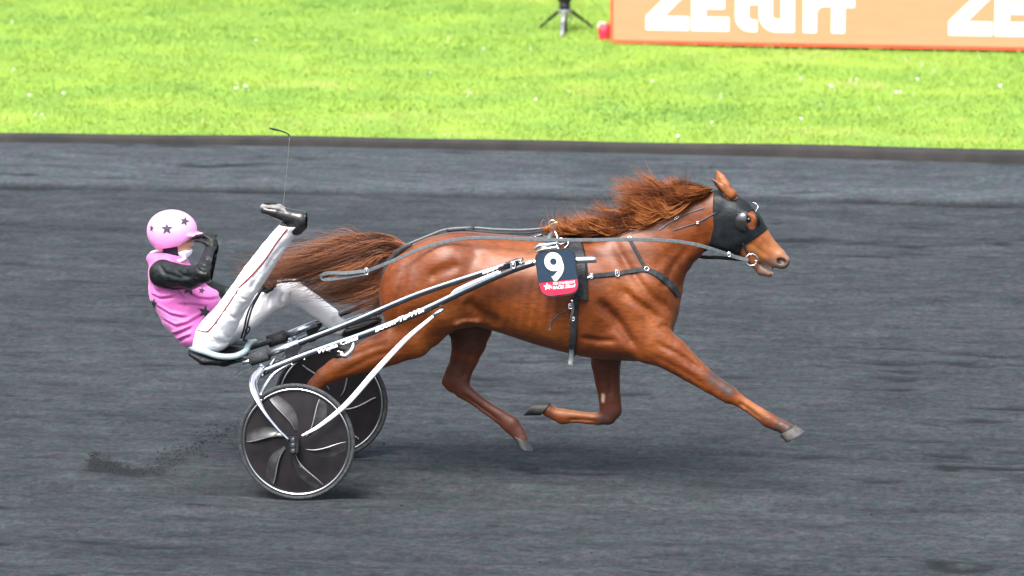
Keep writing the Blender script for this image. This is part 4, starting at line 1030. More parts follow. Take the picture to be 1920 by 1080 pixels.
# ------------------------------------------------------------------ sulky
WR = .342
wc = at(556, 828, -.55); wc[2] = WR
far_c = np.array([wc[0], .55, WR])
sulky = empty('sulky', (wc[0], 0, 0), 'lightweight two-wheeled racing sulky with black disc wheels behind the horse', 'sulky')
def ring(c, r, rad, n=72, m=10, flat=1.0, squash=1.0):
    mb = MB(); V = []
    for i in range(n):
        a = 2*math.pi*i/n; d = np.array([math.cos(a), 0, math.sin(a)])
        for k in range(m):
            b = 2*math.pi*k/m; V.append(c+d*(r+rad*math.cos(b))+np.array([0, rad*squash*math.sin(b), 0]))
    F = [(i*m+k, ((i+1) % n)*m+k, ((i+1) % n)*m+(k+1) % m, i*m+(k+1) % m) for i in range(n) for k in range(m)]
    return mb.add(V, F)
def wheel(c, out, ph):
    root = bpy.data.objects.new('wheel', None); C.objects.link(root); root.parent = sulky; root.location = c-BASE[sulky.name]; BASE[root.name] = np.array(c)
    ring(c, WR-.0125, .0125, squash=1.0).build('tyre', M['rubber'], root)
    ring(c, WR-.0335, .0085, squash=1.6).build('rim', M['chrome'], root)
    # lens shaped disc with pressed blades
    n, rings_ = 120, 14; V = []; F = []
    Rd = WR-.042; prof_r = np.linspace(0.02, Rd, rings_)
    for j, r in enumerate(prof_r):
        for i in range(n):
            a = 2*math.pi*i/n; bulge = .030*(1-(r/Rd)**1.3)
            V.append(c+np.array([r*math.cos(a), out*bulge, r*math.sin(a)]))
    V.append(c+np.array([0, out*.031, 0]))
    for j in range(rings_-1):
        for i in range(n): k = (i+1) % n; F.append((j*n+i, j*n+k, (j+1)*n+k, (j+1)*n+i))
    for i in range(n): F.append((len(V)-1, i, (i+1) % n))
    nv = len(V); V2 = [v-np.array([0, out*2*abs(v[1]-c[1])+out*.004, 0]) for v in V]
    F2 = [tuple(reversed([q+nv for q in f])) for f in F]
    MB().add(V+V2, F+F2).build('disc', M['disc'], root)
    for b in range(6):
        a0 = R(1)+ph+b*math.pi/3; mb = MB(); eb = MB(); V = []; ns, nw = 18, 7
        E = []
        for i in range(ns):
            t = i/(ns-1); r = .068+t*.222; th = a0-R(32)*(1-t)**1.8
            hgt = .020*math.sin(math.pi*min(1, t*.9+.08))**.7; wdt = .12+.26*math.sin(math.pi*(t*.85+.1))*.9
            bulge = .030*(1-(r/Rd)**1.3)
            for k in range(nw):
                u_ = k/(nw-1); aa = th-u_*wdt; hh = hgt*(1-u_)**2.2
                V.append(c+np.array([r*math.cos(aa), out*(bulge+hh+.0012), r*math.sin(aa)]))
            E.append(c+np.array([r*math.cos(th+.012), out*(bulge+hgt*.75+.002), r*math.sin(th+.012)]))
        F = [(i*nw+k, i*nw+k+1, (i+1)*nw+k+1, (i+1)*nw+k) for i in range(ns-1) for k in range(nw-1)]
        q = mb.add(V, F).build('blade', M['blade'], root)
        tt = np.linspace(0, 1, ns); rad = .0008+.0040*np.sin(np.pi*np.clip(tt*.75+.1, 0, 1))**1.4
        eb.tube(E, list(rad), 6, flat=.8).build('blade_edge', M['fin'], root)
    # hub plate and bolts
    for dz in (.031, 0, -.034):
        p = c+np.array([-.006, out*.075, dz]); V = []
        mb = MB(); mb.tube([p, p+np.array([0, out*.012, 0])], .0125, 16); mb.tube([p+np.array([0, out*.012, 0]), p+np.array([0, out*.018, 0])], .006, 12); mb.build('bolt', M['chrome'], root, smooth=False)
    return root
wheel(wc, -1, .0); wheel(far_c, 1, .5)
# the camera sees the inside face of the far wheel: give that face its own blades
def inner_blades(c):
    root = [o_ for o_ in C.objects if o_.name.startswith('wheel')][-1]
    Rd = WR-.036
    for b in range(6):
        a0 = .13+b*math.pi/3; E = []
        for i in range(14):
            t = i/13; r = .075+t*.2; th = a0-R(35)*(1-t)**1.5
            E.append(c+np.array([r*math.cos(th), -(.030*(1-(r/Rd)**1.3)+.008), r*math.sin(th)]))
        MB().tube(E, [.002, .005, .006, .005], 6, flat=.8).build('blade_edge', M['fin'], root)
inner_blades(far_c)
for out, c in ((-1, wc), (1, far_c)):
    mb = MB()
    V = rrect([(-.040, .045), (.028, .045), (.022, -.052), (-.026, -.052)], .014)
    P = [c+np.array([a, out*.062, b]) for a, b in V]; Q = [c+np.array([a, out*.075, b]) for a, b in V]; n = len(P)
    mb.add(P+Q, [tuple(range(n)), tuple(range(2*n-1, n-1, -1))]+[(i, i+n, (i+1) % n+n, (i+1) % n) for i in range(n)])
    mb.tube([c+np.array([0, out*.02, 0]), c+np.array([0, out*.07, 0])], .02, 14)
    mb.build('hub_plate', M['black_paint'], sulky, smooth=False)

def mirror(P): return [np.array([p[0], -p[1], p[2]]) for p in P]
def both(name, P, r, m, n=10, flat=1.0):
    a = MB().tube(P, r, n, flat=flat).build(name, M[m], sulky); b = MB().tube(mirror(P), r, n, flat=flat).build(name, M[m], sulky); return a, b
# shafts (upper tube, lower tube, tip)
up_t = catmull([at(498, 667, -.27), at(649, 609, -.31), at(776, 555, -.345), at(895, 515, -.37), at(942, 500, -.38), at(972, 489, -.38)], 8)
both('upper_shaft', up_t, .0175, 'shaft_paint', 12)
hi_ = [p+np.array([0, -.0085, .0125]) for p in up_t]
lo_t = catmull([at(484, 702, -.40), at(569, 668, -.39), at(702, 620, -.385), at(794, 582, -.385), at(880, 541, -.385), at(948, 511, -.385), at(1001, 492, -.38)], 8)
both('lower_shaft', lo_t, .020, 'shaft_paint', 12)
both('shaft_tip', catmull([at(985, 497, -.382), at(1004, 491.5, -.38), at(1040, 489.5, -.375), at(1118, 486.5, -.37)], 8), .019, 'alu', 14)
ft = at(1119, 486.5, -.37)
# white paint stripe, then pale strips along the upper side of the tubes
both('white_stripe', catmull([at(845, 552, -.407), at(858, 543, -.407), at(900, 524, -.407), at(935, 509, -.407)], 6), [.003, .009, .009, .007], 'white_paint', 8, flat=.35)
both('light_stripe', [p+np.array([.0, -.0115, .0105]) for p in up_t[2:-3]], .0068, 'pale_strip', 8)
both('light_stripe', [p+np.array([0, -.0130, .0125]) for p in lo_t[1:40]], .0082, 'pale_strip', 8)
text_px("Wolta Cistal", 594, 664, 671, 636, 8.0, -.412, 'lettering', M['white_print'], sulky, .04)
text_px("Boom-Ta-Win", 704, 622.5, 795, 583.5, 9.5, -.412, 'lettering', M['white_print'], sulky, .045)
text_px("Equipe", 905, 514, 934, 503.0, 4.5, -.402, 'lettering', M['white_print'], sulky, .06)
# end grips, cross pieces
for Pg in ([at(470, 675, -.265), at(503, 664, -.272)],):
    both('end_grip', Pg, .036, 'rubber', 16); 
both('end_pin', [at(456, 681, -.262), at(472, 675, -.265)], .012, 'chrome', 10)
both('shaft_collar', [at(500, 665, -.271), at(560, 642, -.285)], .021, 'alu', 12)
both('shaft_coupling', catmull([at(944, 497, -.39), at(960, 492, -.39), at(981, 486, -.39)], 5), [.009, .013, .010], 'black_paint', 10)
buckle(962, 497, .012, .018, Y=-.41, parent=sulky, name='coupling_clip', th=.004); buckle(976, 490, .009, .010, Y=-.41, parent=sulky, name='coupling_clip')
# stays and forks
both('stay', catmull([at(822, 585, -.40), at(800, 603, -.43), at(760, 637, -.46), at(705, 695, -.52), at(650, 757, -.58), at(600, 798, -.625), at(566, 817, -.632)], 8), [.006, .010, .014, .0165, .015, .011, .006], 'white_paint', 12, flat=.6)
both('stay_lug', [at(812, 592, -.42), at(826, 583, -.40), at(832, 578, -.39)], .012, 'chrome', 10)
both('fork', catmull([at(492, 690, -.42), at(476, 712, -.50), at(478, 737, -.58), at(495, 771, -.63), at(520, 803, -.64), at(541, 824, -.635)], 8), [.020, .026, .028, .014, .010, .008], 'chrome', 12, flat=.6)
both('fork_brace', catmull([at(549, 679, -.40), at(515, 700, -.41), at(498, 722, -.47), at(488, 742, -.56)], 6), [.009, .011, .012, .010], 'alu', 10)
both('bracket', catmull([at(489, 684, -.34), at(497, 696, -.38), at(486, 704, -.42)], 5), [.016, .02, .018], 'chrome', 10)
both('bracket', catmull([at(515, 672, -.31), at(505, 688, -.36), at(500, 699, -.40)], 5), [.008, .009, .009], 'alu', 10)
arch = [at(493, 698, -.42), at(505, 690, -.36), at(520, 681, -.25), at(530, 676, 0.), ]
P = [wc*0+np.array(p) for p in arch]; P = P+[np.array([q[0], -q[1], q[2]]) for q in reversed(P[:-1])]
MB().tube(catmull(P, 8), .020, 12).build('axle_arch', M['black_paint'], sulky)
# black gusset plates and footrests
for sd in (-1, 1):
    g = [(532, 655), (556, 645), (566, 652), (556, 664), (553, 682), (541, 686)]
    S0 = [at(x, y, -.33) for x, y in g]
    if sd > 0: S0 = mirror(S0)
    S1 = [p+np.array([0, .012, 0]) for p in S0]; n = len(g)
    MB().add(S0+S1, [tuple(range(n)), tuple(range(2*n-1, n-1, -1))]+[(i, i+n, (i+1) % n+n, (i+1) % n) for i in range(n)]).build('gusset', M['black_paint'], sulky, smooth=False)
both('footrest_mount', catmull([at(634, 648, -.37), at(626, 656, -.36), at(630, 666, -.355), at(644, 666, -.35)], 5), [.014, .022, .02, .012], 'black_paint', 10)
both('footrest', catmull([at(663, 641, -.385), at(660, 655, -.40), at(648, 667, -.405), at(638, 664, -.40)], 6), [.008, .014, .016, .010], 'alu', 10, flat=.8)
both('cross_bracket', catmull([at(668, 604, -.31), at(700, 596, -.25), at(712, 600, -.2)], 4), .012, 'black_paint', 8)
for px, py in ((548, 684), (571, 674), (640, 645), (716, 612)):
    MB().sphere(at(px, py, -.412), .0065, 10, 6).build('bolt', M['chrome'], sulky)
MB().tube(catmull([at(468, 681, -.27), at(455, 690, -.28), at(441, 704, -.28), at(446, 705, -.28), at(462, 697, -.28), at(474, 688, -.27)], 6), .0025, 6).build('brake_cable', M['black_paint'], sulky)
# seat
S = SDF(at(350, 690, 0)*[1, 0, 1]+[-.05, -.26, -.05], at(480, 630, 0)*[1, 0, 1]+[.05, .26, .08], .006)
S.chain([(at(368, 654, 0), .035, .17), (at(392, 665, 0), .050, .19), (at(425, 667, 0), .048, .19), (at(448, 664, 0), .030, .16)], .02)
S.chain([(at(430, 672, 0), .025, .10), (at(470, 669, 0), .020, .05), (at(505, 664, 0), .02, .05)], .03)
S.chain([(at(368, 636, 0), .045, .14), (at(395, 646, 0), .060, .165), (at(428, 646, 0), .052, .165), (at(446, 640, 0), .04, .14)], .01, 'cut')
V, F = S.mesh(); mesh_obj('seat_shell', V, F, M['seat_black'], sulky)
half = [(352, 645, -.03), (360, 652, -.13), (385, 660, -.185), (412, 668, -.205), (440, 668, -.195), (460, 659, -.14), (464, 650, -.05)]
P = [at(x, y, Y) for x, y, Y in half]; P = P+[np.array([q[0], -q[1], q[2]]) for q in reversed(P)]
MB().tube(catmull(P+[P[0]], 6)[:-1], .019, 10, closed=True).build('seat_rim', M['seat_grey'], sulky)
MB().tube([at(384, 676, -.03), at(374, 681, -.03)], .014, 10).build('seat_bolt', M['chrome'], sulky)
both('seat_bracket', catmull([at(440, 672, -.12), at(468, 672, -.22), at(485, 668, -.26)], 6), .016, 'black_paint', 10)

# ------------------------------------------------------------------ driver
hips = at(375, 625, 0)
pb = (hips[0], 0, 0)
def pchain(S, pts, inf=0., k=.02, op='add'):
    S.chain([(at(x, y, Y), h*M_+inf, (h*M_ if ry is None else ry)+inf) for x, y, h, Y, ry in pts], k, op)
torso = [(372, 618, 34, 0, .165), (352, 590, 36, 0, .15), (332, 545, 42, 0, .165), (318, 508, 34, 0, .18), (318, 492, 20, 0, .10)]
n_arm_u = [(308, 513, 20, -.17, None), (345, 517, 17, -.26, None), (382, 512, 14, -.36, None)]
n_arm_f = [(382, 512, 14, -.36, None), (391, 488, 12.5, -.28, None), (398, 464, 9.5, -.18, None)]
f_arm = [(330, 510, 20, .17, None), (390, 540, 14, .24, None), (430, 552, 13, .27, None), (492, 538, 9.5, .18, None)]
n_leg = [(400, 627, 30, -.11, None), (432, 583, 24, -.18, None), (456, 547, 18, -.24, None), (480, 512, 18, -.29, None), (525, 448, 11, -.39, None), (548, 422, 10, -.44, None)]
f_leg = [(392, 622, 32, .10, None), (460, 580, 27, .18, None), (548, 546, 19, .26, None), (590, 573, 17, .29, None), (640, 608, 12, .31, None)]
head_c = at(325, 440, 0)
# one continuous body: head, neck, trunk, arms, hands with fingers, legs, feet
Bd = SDF((at(260, 500, 0)[0], -.52, at(400, 690, 0)[2]), (at(730, 500, 0)[0], .42, at(500, 370, 0)[2]), .0065)
pchain(Bd, torso, -.012, .03)
for c_ in (n_arm_u, n_arm_f, f_arm): pchain(Bd, c_, -.021, .02)
for c_ in (n_leg, f_leg): pchain(Bd, c_, -.012, .05)
pchain(Bd, [(318, 495, 16, 0, None), (326, 468, 16, 0, None)], 0, .03)
def headf(S, inf=0., k=.02):
    S.ell(head_c, (.098+inf, .078+inf, .112+inf), k)
    pchain(S, [(336, 452, 18, 0, .058), (345, 468, 13, 0, .045)], inf, .03)
headf(Bd)
pchain(Bd, [(352, 450, 4.5, 0, .014), (359, 457, 4.2, 0, .013)], 0, .012)                      # nose
Bd.chain([(at(350, 447, -.032), .012, .012)], .008, 'cut'); Bd.chain([(at(350, 447, .032), .012, .012)], .008, 'cut')
pchain(Bd, [(352, 464, 3.5, 0, .022)], 0, .01)                                                  # lips
Bd.chain([(at(326, 455, -.078), .022, .008)], .01)                                             # ear
NEAR_HAND = dict(w=(398, 464, -.18), palm=[(398, 463, 9, -.18, .026), (397, 455, 10.5, -.16, .024), (394, 449, 9.5, -.145, .024)],
    fingers=[[(393, 447, 3.3, -.165), (382, 441, 3.1, -.155), (369, 443, 2.8, -.135), (361, 447, 2.5, -.12)],
             [(395, 445, 3.3, -.150), (385, 440, 3.1, -.140), (374, 444, 2.8, -.120), (368, 450, 2.5, -.11)],
             [(398, 444, 3.2, -.135), (396, 440, 3.0, -.120), (388, 441, 2.8, -.105), (381, 446, 2.4, -.10)],
             [(401, 446, 3.0, -.125), (403, 442, 2.8, -.110), (397, 440, 2.5, -.095), (391, 443, 2.3, -.09)]],
    thumb=[(392, 459, 3.8, -.185), (383, 454, 3.4, -.18), (373, 451, 3.0, -.155), (366, 452, 2.6, -.135)])
FAR_HAND = dict(w=(492, 538, .18), palm=[(488, 540, 10, .18, .026), (498, 532, 12, .17, .03), (504, 527, 11, .165, .03)],
    fingers=[[(508, 520, 3.6, .14), (516, 522, 3.4, .13), (516, 530, 3.1, .13), (509, 532, 2.8, .135)],
             [(507, 526, 3.6, .135), (515, 529, 3.4, .125), (514, 536, 3.1, .125), (507, 538, 2.8, .13)],
             [(504, 532, 3.5, .13), (511, 536, 3.3, .12), (509, 542, 3.0, .12), (502, 543, 2.7, .13)],
             [(500, 538, 3.3, .13), (505, 543, 3.0, .12), (501, 547, 2.7, .12), (496, 546, 2.5, .13)]],
    thumb=[(498, 523, 4.2, .15), (505, 516, 3.8, .14), (513, 515, 3.4, .13), (519, 519, 3.0, .13)])
def hand(S, hd, inf=0., k=.012):
    pchain(S, hd['palm'], inf, k)
    for f in hd['fingers']+[hd['thumb']]: S.chain([(at(x, y, Y), h*M_+inf*.6, h*M_+inf*.6) for x, y, h, Y in f], .005)
hand(Bd, NEAR_HAND, -.001); hand(Bd, FAR_HAND, -.001)
near_foot = [(556, 420, 12.5, -.44, .032), (562, 409, 12, -.44, .034), (541, 405, 12.5, -.44, .038), (518, 397, 9.5, -.44, .042), (496, 391.5, 7, -.44, .036)]
far_foot = [(642, 613, 12, .31, .03), (650, 622, 11, .31, .032), (672, 615, 10, .32, .036), (695, 606, 8, .33, .040), (710, 600, 6, .33, .034)]
pchain(Bd, near_foot, -.006, .02); pchain(Bd, far_foot, -.006, .02)
V, F = Bd.mesh(); person = mesh_obj('person', V, F, M['skin'], base=pb)
tag(person, 'person in pink starred vest and helmet leaning back in the seat, one leg kicked up', 'person')

def cloth(name, build, lo, hi, h, m, parent=None, post=None):
    S = SDF(lo, hi, h); build(S)
    if post: post(S)
    V, F = S.mesh(); return mesh_obj(name, V, F, m, parent or person), Surf(V, F)
def wrinkle(amp, fx, fy, fz, seed, shear=.6):
    def f(S):
        x = S.ax[0][:, None, None]; y = S.ax[1][None, :, None]; z = S.ax[2][None, None, :]
        a = np.sin(x*fx+z*fz+2.5*np.sin(y*fy+x*9+seed)+shear*z*30)*np.sin(z*fz*.37-x*fx*.61+seed*1.7+y*7)
        b = np.sin((x*.7+z)*fx*1.9+3*np.sin(y*fy*1.3+z*8)+seed*3)*.5
        S.D += (amp*(np.abs(a)**.7*np.sign(a)+b)).astype(np.float32)
    return f
def bb(a, b, Y0, Y1):
    p, q = at(a[0], a[1], 0), at(b[0], b[1], 0); return (min(p[0], q[0]), Y0, min(p[2], q[2])), (max(p[0], q[0]), Y1, max(p[2], q[2]))
# trousers
def trs(S):
    pchain(S, [(385, 630, 37, 0, .18), (372, 622, 28, 0, .165)], 0, .03)
    pchain(S, [(400, 627, 34, -.11, .10), (414, 609, 31, -.14, .10), (432, 583, 27, -.18, .095), (454, 549, 23.5, -.24, .082), (478, 514, 23.5, -.29, .075), (509, 470, 20.5, -.36, .066), (541, 428, 18, -.42, .055), (549, 418, 18.5, -.44, .055)], 0, .04)
    pchain(S, [(400, 625, 37, .10, .10), (455, 590, 35, .18, .095), (500, 560, 30, .23, .085), (545, 545, 24, .26, .075), (566, 556, 19, .27, .068), (590, 573, 19, .29, .064), (618, 594, 19, .30, .058), (636, 612, 17, .31, .052)], 0, .04)
    # open hems
    S.chain([(at(552, 414, -.44), .046, .040), (at(566, 396, -.45), .075, .075)], .004, 'cut')
    S.crease([at(x, y, -.3) for x, y in [(468, 540), (480, 520)]], .01, .004, -.5, -.15)
    for q in ([(520, 540), (508, 556), (505, 575)], [(532, 545), (528, 562), (530, 575)], [(545, 548), (546, 562), (552, 570)], [(508, 545), (492, 560), (484, 580)]):
        S.crease([at(x, y, .2) for x, y in q], .007, .010, .1, .5)
    for q in ([(470, 560), (452, 580), (442, 600)], [(462, 575), (448, 598), (440, 615)], [(498, 500), (484, 522), (474, 540)], [(415, 570), (430, 590), (445, 600)], [(440, 540), (455, 555), (470, 560)], [(388, 640), (405, 648), (428, 650)]):
        S.crease([at(x, y, -.25) for x, y in q], .007, .007, -.6, -.1)
    for q in ([(455, 600), (440, 625), (425, 640)], [(400, 600), (415, 625), (430, 645)], [(385, 625), (400, 640), (420, 648)], [(505, 480), (490, 500), (478, 520)], [(545, 445), (520, 475), (505, 500)]):
        S.crease([at(x, y, -.25) for x, y in q], .008, .006, -.6, -.1)
lo, hi = bb((335, 690), (670, 400), -.56, .42)
trousers, TS = cloth('trousers', trs, lo, hi, .0065, M['white_cloth'], post=wrinkle(.0007, 30, 12, 22, 1.3))
P, N = TS.path([(543, 424), (520, 453), (495, 490), (470, 518), (447, 540)], .001, 10); MB().ribbon(P, N, .008, .003).build('side_stripe', M['red_stripe'], trousers)
P, N = TS.path([(446, 544), (430, 568), (410, 597), (396, 615), (386, 622), (370, 619)], .001, 10); MB().ribbon(P, N, .007, .003).build('side_stripe', M['red_stripe'], trousers)
# vest
def vst(S):
    pchain(S, torso, .012, .03)
    pchain(S, [(330, 545, 52, 0, .165), (345, 585, 45, 0, .165), (362, 617, 34, 0, .165)], 0, .03)
    pchain(S, [(352, 555, 40, 0, .15), (384, 568, 30, 0, .14)], 0, .04)
    pchain(S, [(318, 508, 36, 0, .17)], 0, .03)
    pchain(S, [(314, 500, 20, -.12, .06), (312, 508, 22, -.15, .05)], 0, .02)
    pchain(S, [(320, 500, 20, .12, .06)], 0, .02)
    # neck opening
    S.chain([(at(322, 484, 0), .052, .06), (at(325, 470, 0), .06, .07)], .008, 'cut')
    for q, am in (([(280, 555), (300, 560), (330, 556)], .010), ([(290, 575), (320, 590), (352, 596)], .012), ([(300, 600), (330, 612), (352, 606), (380, 590)], .013), ([(318, 632), (340, 622), (362, 612)], .013),
                 ([(326, 645), (345, 634), (360, 628)], .010), ([(345, 548), (370, 562), (402, 568)], .010), ([(335, 570), (360, 572), (388, 578)], .009), ([(330, 540), (345, 560), (350, 580)], .008), ([(278, 530), (290, 545), (300, 548)], .009), ([(360, 540), (385, 550), (405, 562)], .008)):
        S.crease([at(x, y, -.16) for x, y in q], .0065, am, -.4, .4)
        S.crease([at(x, y-5, -.16) for x, y in q], .007, -am*.6, -.4, .4)
    pchain(S, [(286, 484, 11, -.03, .05), (296, 488, 12, -.07, .04)], 0, .02)
lo, hi = bb((250, 670), (430, 450), -.28, .28)
vest, VS = cloth('vest', vst, lo, hi, .0055, M['pink'], post=wrinkle(.0015, 17, 7, 24, .4))
# sleeves
def slv(S):
    pchain(S, [(306, 513, 27, -.17, .075), (330, 519, 25, -.22, .072), (358, 520, 22.5, -.30, .066), (381, 512, 18.5, -.36, .056)], 0, .02)
    S.crease([at(x, y, -.26) for x, y in [(296, 500), (310, 512), (340, 516), (372, 508)]], .007, .009); S.crease([at(x, y, -.26) for x, y in [(300, 535), (325, 540), (350, 535)]], .007, .008)
    pchain(S, [(383, 512, 18.5, -.36, .056), (392, 490, 17, -.29, .054), (398, 462, 12.5, -.175, .042)], 0, .02)
    S.crease([at(x, y, -.35) for x, y in [(372, 500), (382, 505), (392, 508)]], .006, .008)
    S.crease([at(x, y, -.35) for x, y in [(376, 492), (386, 497), (396, 498)]], .006, .007)
    S.crease([at(x, y, -.3) for x, y in [(380, 482), (390, 486), (400, 486)]], .006, .006)
    S.crease([at(x, y, -.28) for x, y in [(310, 530), (335, 528), (365, 530)]], .008, .006)
    S.crease([at(x, y, -.28) for x, y in [(330, 505), (350, 512), (370, 516)]], .007, .006)
lo, hi = bb((265, 560), (420, 450), -.48, -.05)
cloth('sleeve', slv, lo, hi, .005, M['black_sleeve'], post=wrinkle(.0012, 40, 12, 34, 2.))
def slv2(S):
    pchain(S, [(335, 510, 24, .17, None), (385, 540, 19, .23, None), (425, 553, 17, .27, None), (465, 548, 15, .24, None), (488, 541, 12, .19, None)], 0, .02)
lo, hi = bb((300, 600), (510, 470), .08, .38)
cloth('sleeve', slv2, lo, hi, .006, M['black_sleeve'], post=wrinkle(.002, 70, 20, 60, 2.))
for hd, Yr in ((NEAR_HAND, (-.26, -.04)), (FAR_HAND, (.06, .28))):
    a = hd['w']; lo, hi = bb((a[0]-60, a[1]+40), (a[0]+50, a[1]-50), *Yr)
    cloth('glove', lambda S, hd=hd: (hand(S, hd, .0024, .010)), lo, hi, .0032, M['glove'])
# boots
def boot(pts, sole, lo, hi, nm='boot'):
    def f(S): pchain(S, pts, .002, .02); 
    b, _ = cloth(nm, f, lo, hi, .0045, M['boot']); 
    def g(S): pchain(S, sole, 0, .012)
    V_ = SDF(lo, hi, .004); g(V_); v, f_ = V_.mesh(); mesh_obj('sole', v, f_, M['sole'], b); return b
lo, hi = bb((470, 450), (600, 360), -.55, -.34)
boot([(555, 424, 16.5, -.44, .044), (564, 413, 17, -.44, .044), (541, 406, 14.5, -.44, .042), (518, 398, 11.5, -.44, .045), (497, 392.5, 8.5, -.44, .040)], [(494, 387.5, 5.5, -.44, .036), (507, 386.0, 6.0, -.44, .044), (524, 389, 5.6, -.44, .040), (538, 396, 4.0, -.44, .032), (556, 403, 2.6, -.44, .034), (577, 404, 3.0, -.44, .034)], lo, hi)
lo, hi = bb((610, 660), (735, 570), .24, .42)
boot(far_foot, [(645, 634, 4, .31, .034), (668, 628, 4, .32, .036), (690, 618, 3.5, .33, .042), (712, 607, 3, .33, .036)], lo, hi)
# balaclava, mask, collar
def bal(S):
    headf(S, .006, .02); pchain(S, [(318, 492, 20, 0, None), (326, 470, 19, 0, None)], 0, .03)
    S.prism([(337, 430), (400, 430), (400, 500), (341, 500), (337, 470)], 'cut', .004)
    S.prism([(270, 430), (345, 430), (345, 496), (270, 496)], 'and', .003)
lo, hi = bb((270, 505), (385, 400), -.13, .13)
cloth('balaclava', bal, lo, hi, .0045, M['balaclava'])
def msk(S):
    headf(S, .009, .02); pchain(S, [(352, 462, 7, 0, .03)], 0, .02)
    S.prism([(337, 470), (350, 467), (368, 470), (366, 490), (343, 490), (337, 485)], 'and', .003)
cloth('face_mask', msk, lo, hi, .004, M['mask'])
def col_(S):
    S.chain([(at(320, 484, 0), .066, .078), (at(322, 479, 0), .062, .072)], .01); S.chain([(at(322, 478, 0), .056, .066), (at(324, 465, 0), .065, .07)], .004, 'cut')
lo2, hi2 = bb((280, 510), (365, 455), -.13, .13)
cloth('collar', col_, lo2, hi2, .0045, M['white_cloth'])
MB().tube(catmull([at(281, 479, 0.), at(293, 484, -.075), at(316, 488, -.105), at(337, 489, -.085), at(347, 483, -.02), at(345, 478, .05), at(318, 470, .10), at(290, 472, .07), at(281, 479, 0.)], 6), .010, 8).build('collar', M['white_cloth'], person)
# goggles
MB().tube(catmull([at(346, 447, -.074), at(354, 446, -.056), at(361, 446, -.02), at(361, 446, .02), at(354, 446, .056)], 6), [.012, .015, .015, .015, .012], 10, flat=.5).build('goggles', M['goggle'], person)
# helmet
hc = at(323, 431, 0)
def hel(S):
    S.ell(hc, (.146, .118, .118), .0); S.ell(hc+np.array([-.012, 0, -.02]), (.132, .114, .12), .02)
    S.prism([(250, 380), (400, 380), (400, 440), (378, 442), (360, 444), (351, 450), (340, 457), (310, 462), (285, 463), (250, 460)], 'and', .004)
    S.chain([(at(360, 438, 0), .012, .08), (at(378, 441, 0), .008, .06)], .015)
    S.ell(hc+np.array([-.0, 0, -.03]), (.118, .096, .105), .004, 'cut')
lo, hi = bb((262, 480), (395, 380), -.15, .15)
helmet, ES = cloth('helmet', hel, lo, hi, .0045, M['pink_pale'])
def pad(S):
    S.ell(hc+np.array([-.012, 0, -.024]), (.126, .110, .118), .0); S.prism([(282, 458), (310, 458), (309, 468), (300, 473), (288, 468)], 'and', .003)
cloth('helmet_lining', pad, lo, hi, .0045, M['cream'], parent=helmet)
def star_on(S, cx, cy, r, rot, parent, sx=1., m='star_black'):
    outl = []
    for k in range(10):
        a = rot-math.pi/2+k*math.pi/5; rr = r if k % 2 == 0 else r*.42
        outl.append(np.array([cx+rr*math.cos(a)*sx, cy+rr*math.sin(a)]))
    ring_ = []
    for k in range(10):
        for t in range(4): ring_.append(outl[k]*(1-t/4)+outl[(k+1) % 10]*t/4)
    V = []; c0, _ = S.hit(cx, cy, .0022)
    if c0 is None: return
    V.append(c0)
    for f in (.25, .5, .75, 1.):
        for q in ring_:
            p, n = S.hit(cx+(q[0]-cx)*f, cy+(q[1]-cy)*f, .0022)
            V.append(p if p is not None else (V[-1]))
    n = len(ring_); F = [(0, 1+i, 1+(i+1) % n) for i in range(n)]
    for j in range(3):
        for i in range(n): k = (i+1) % n; F.append((1+j*n+i, 1+(j+1)*n+i, 1+(j+1)*n+k, 1+j*n+k))
    mesh_obj('star', V, F, M[m], parent)
star_on(ES, 313, 429, 11.5, .0, helmet); star_on(ES, 346, 415, 9.5, .25, helmet); star_on(ES, 284.5, 428, 8, .2, helmet, .55)
star_on(VS, 383.5, 585, 13.5, .25, vest); star_on(VS, 354, 541, 14, .1, vest); star_on(VS, 288.5, 569, 11, .2, vest, .6); star_on(VS, 320.5, 627, 11, .3, vest, .6); star_on(VS, 276, 511, 9, .2, vest, .45); star_on(VS, 378, 545, 7, .2, vest)

# whip in the far hand
whip = empty('whip', tuple(at(503, 530, .16)), 'long thin whip rising behind the raised boot with a bent black lash', 'whip')
MB().tube([at(496, 548, .15), at(505, 520, .15), at(510, 500, .15)], .006, 8).build('grip', M['black_leather'], whip)
MB().tube(catmull([at(510, 500, .15), at(522, 440, .16), at(531, 385, .17), at(538, 320, .18), at(543, 258, .19)], 8), [.0030, .0022, .0018, .0016], 6).build('shaft', mat('cane', (.11, .105, .095), .5, noise=(60, (.17, .16, .13), .4, .7)), whip)
MB().tube(catmull([at(543, 256, .19), at(540, 251, .19), at(525, 245, .18), at(512, 242, .17), at(505, 240, .17)], 5), [.005, .004, .005, .007, .004], 6).build('lash', M['black_leather'], whip)

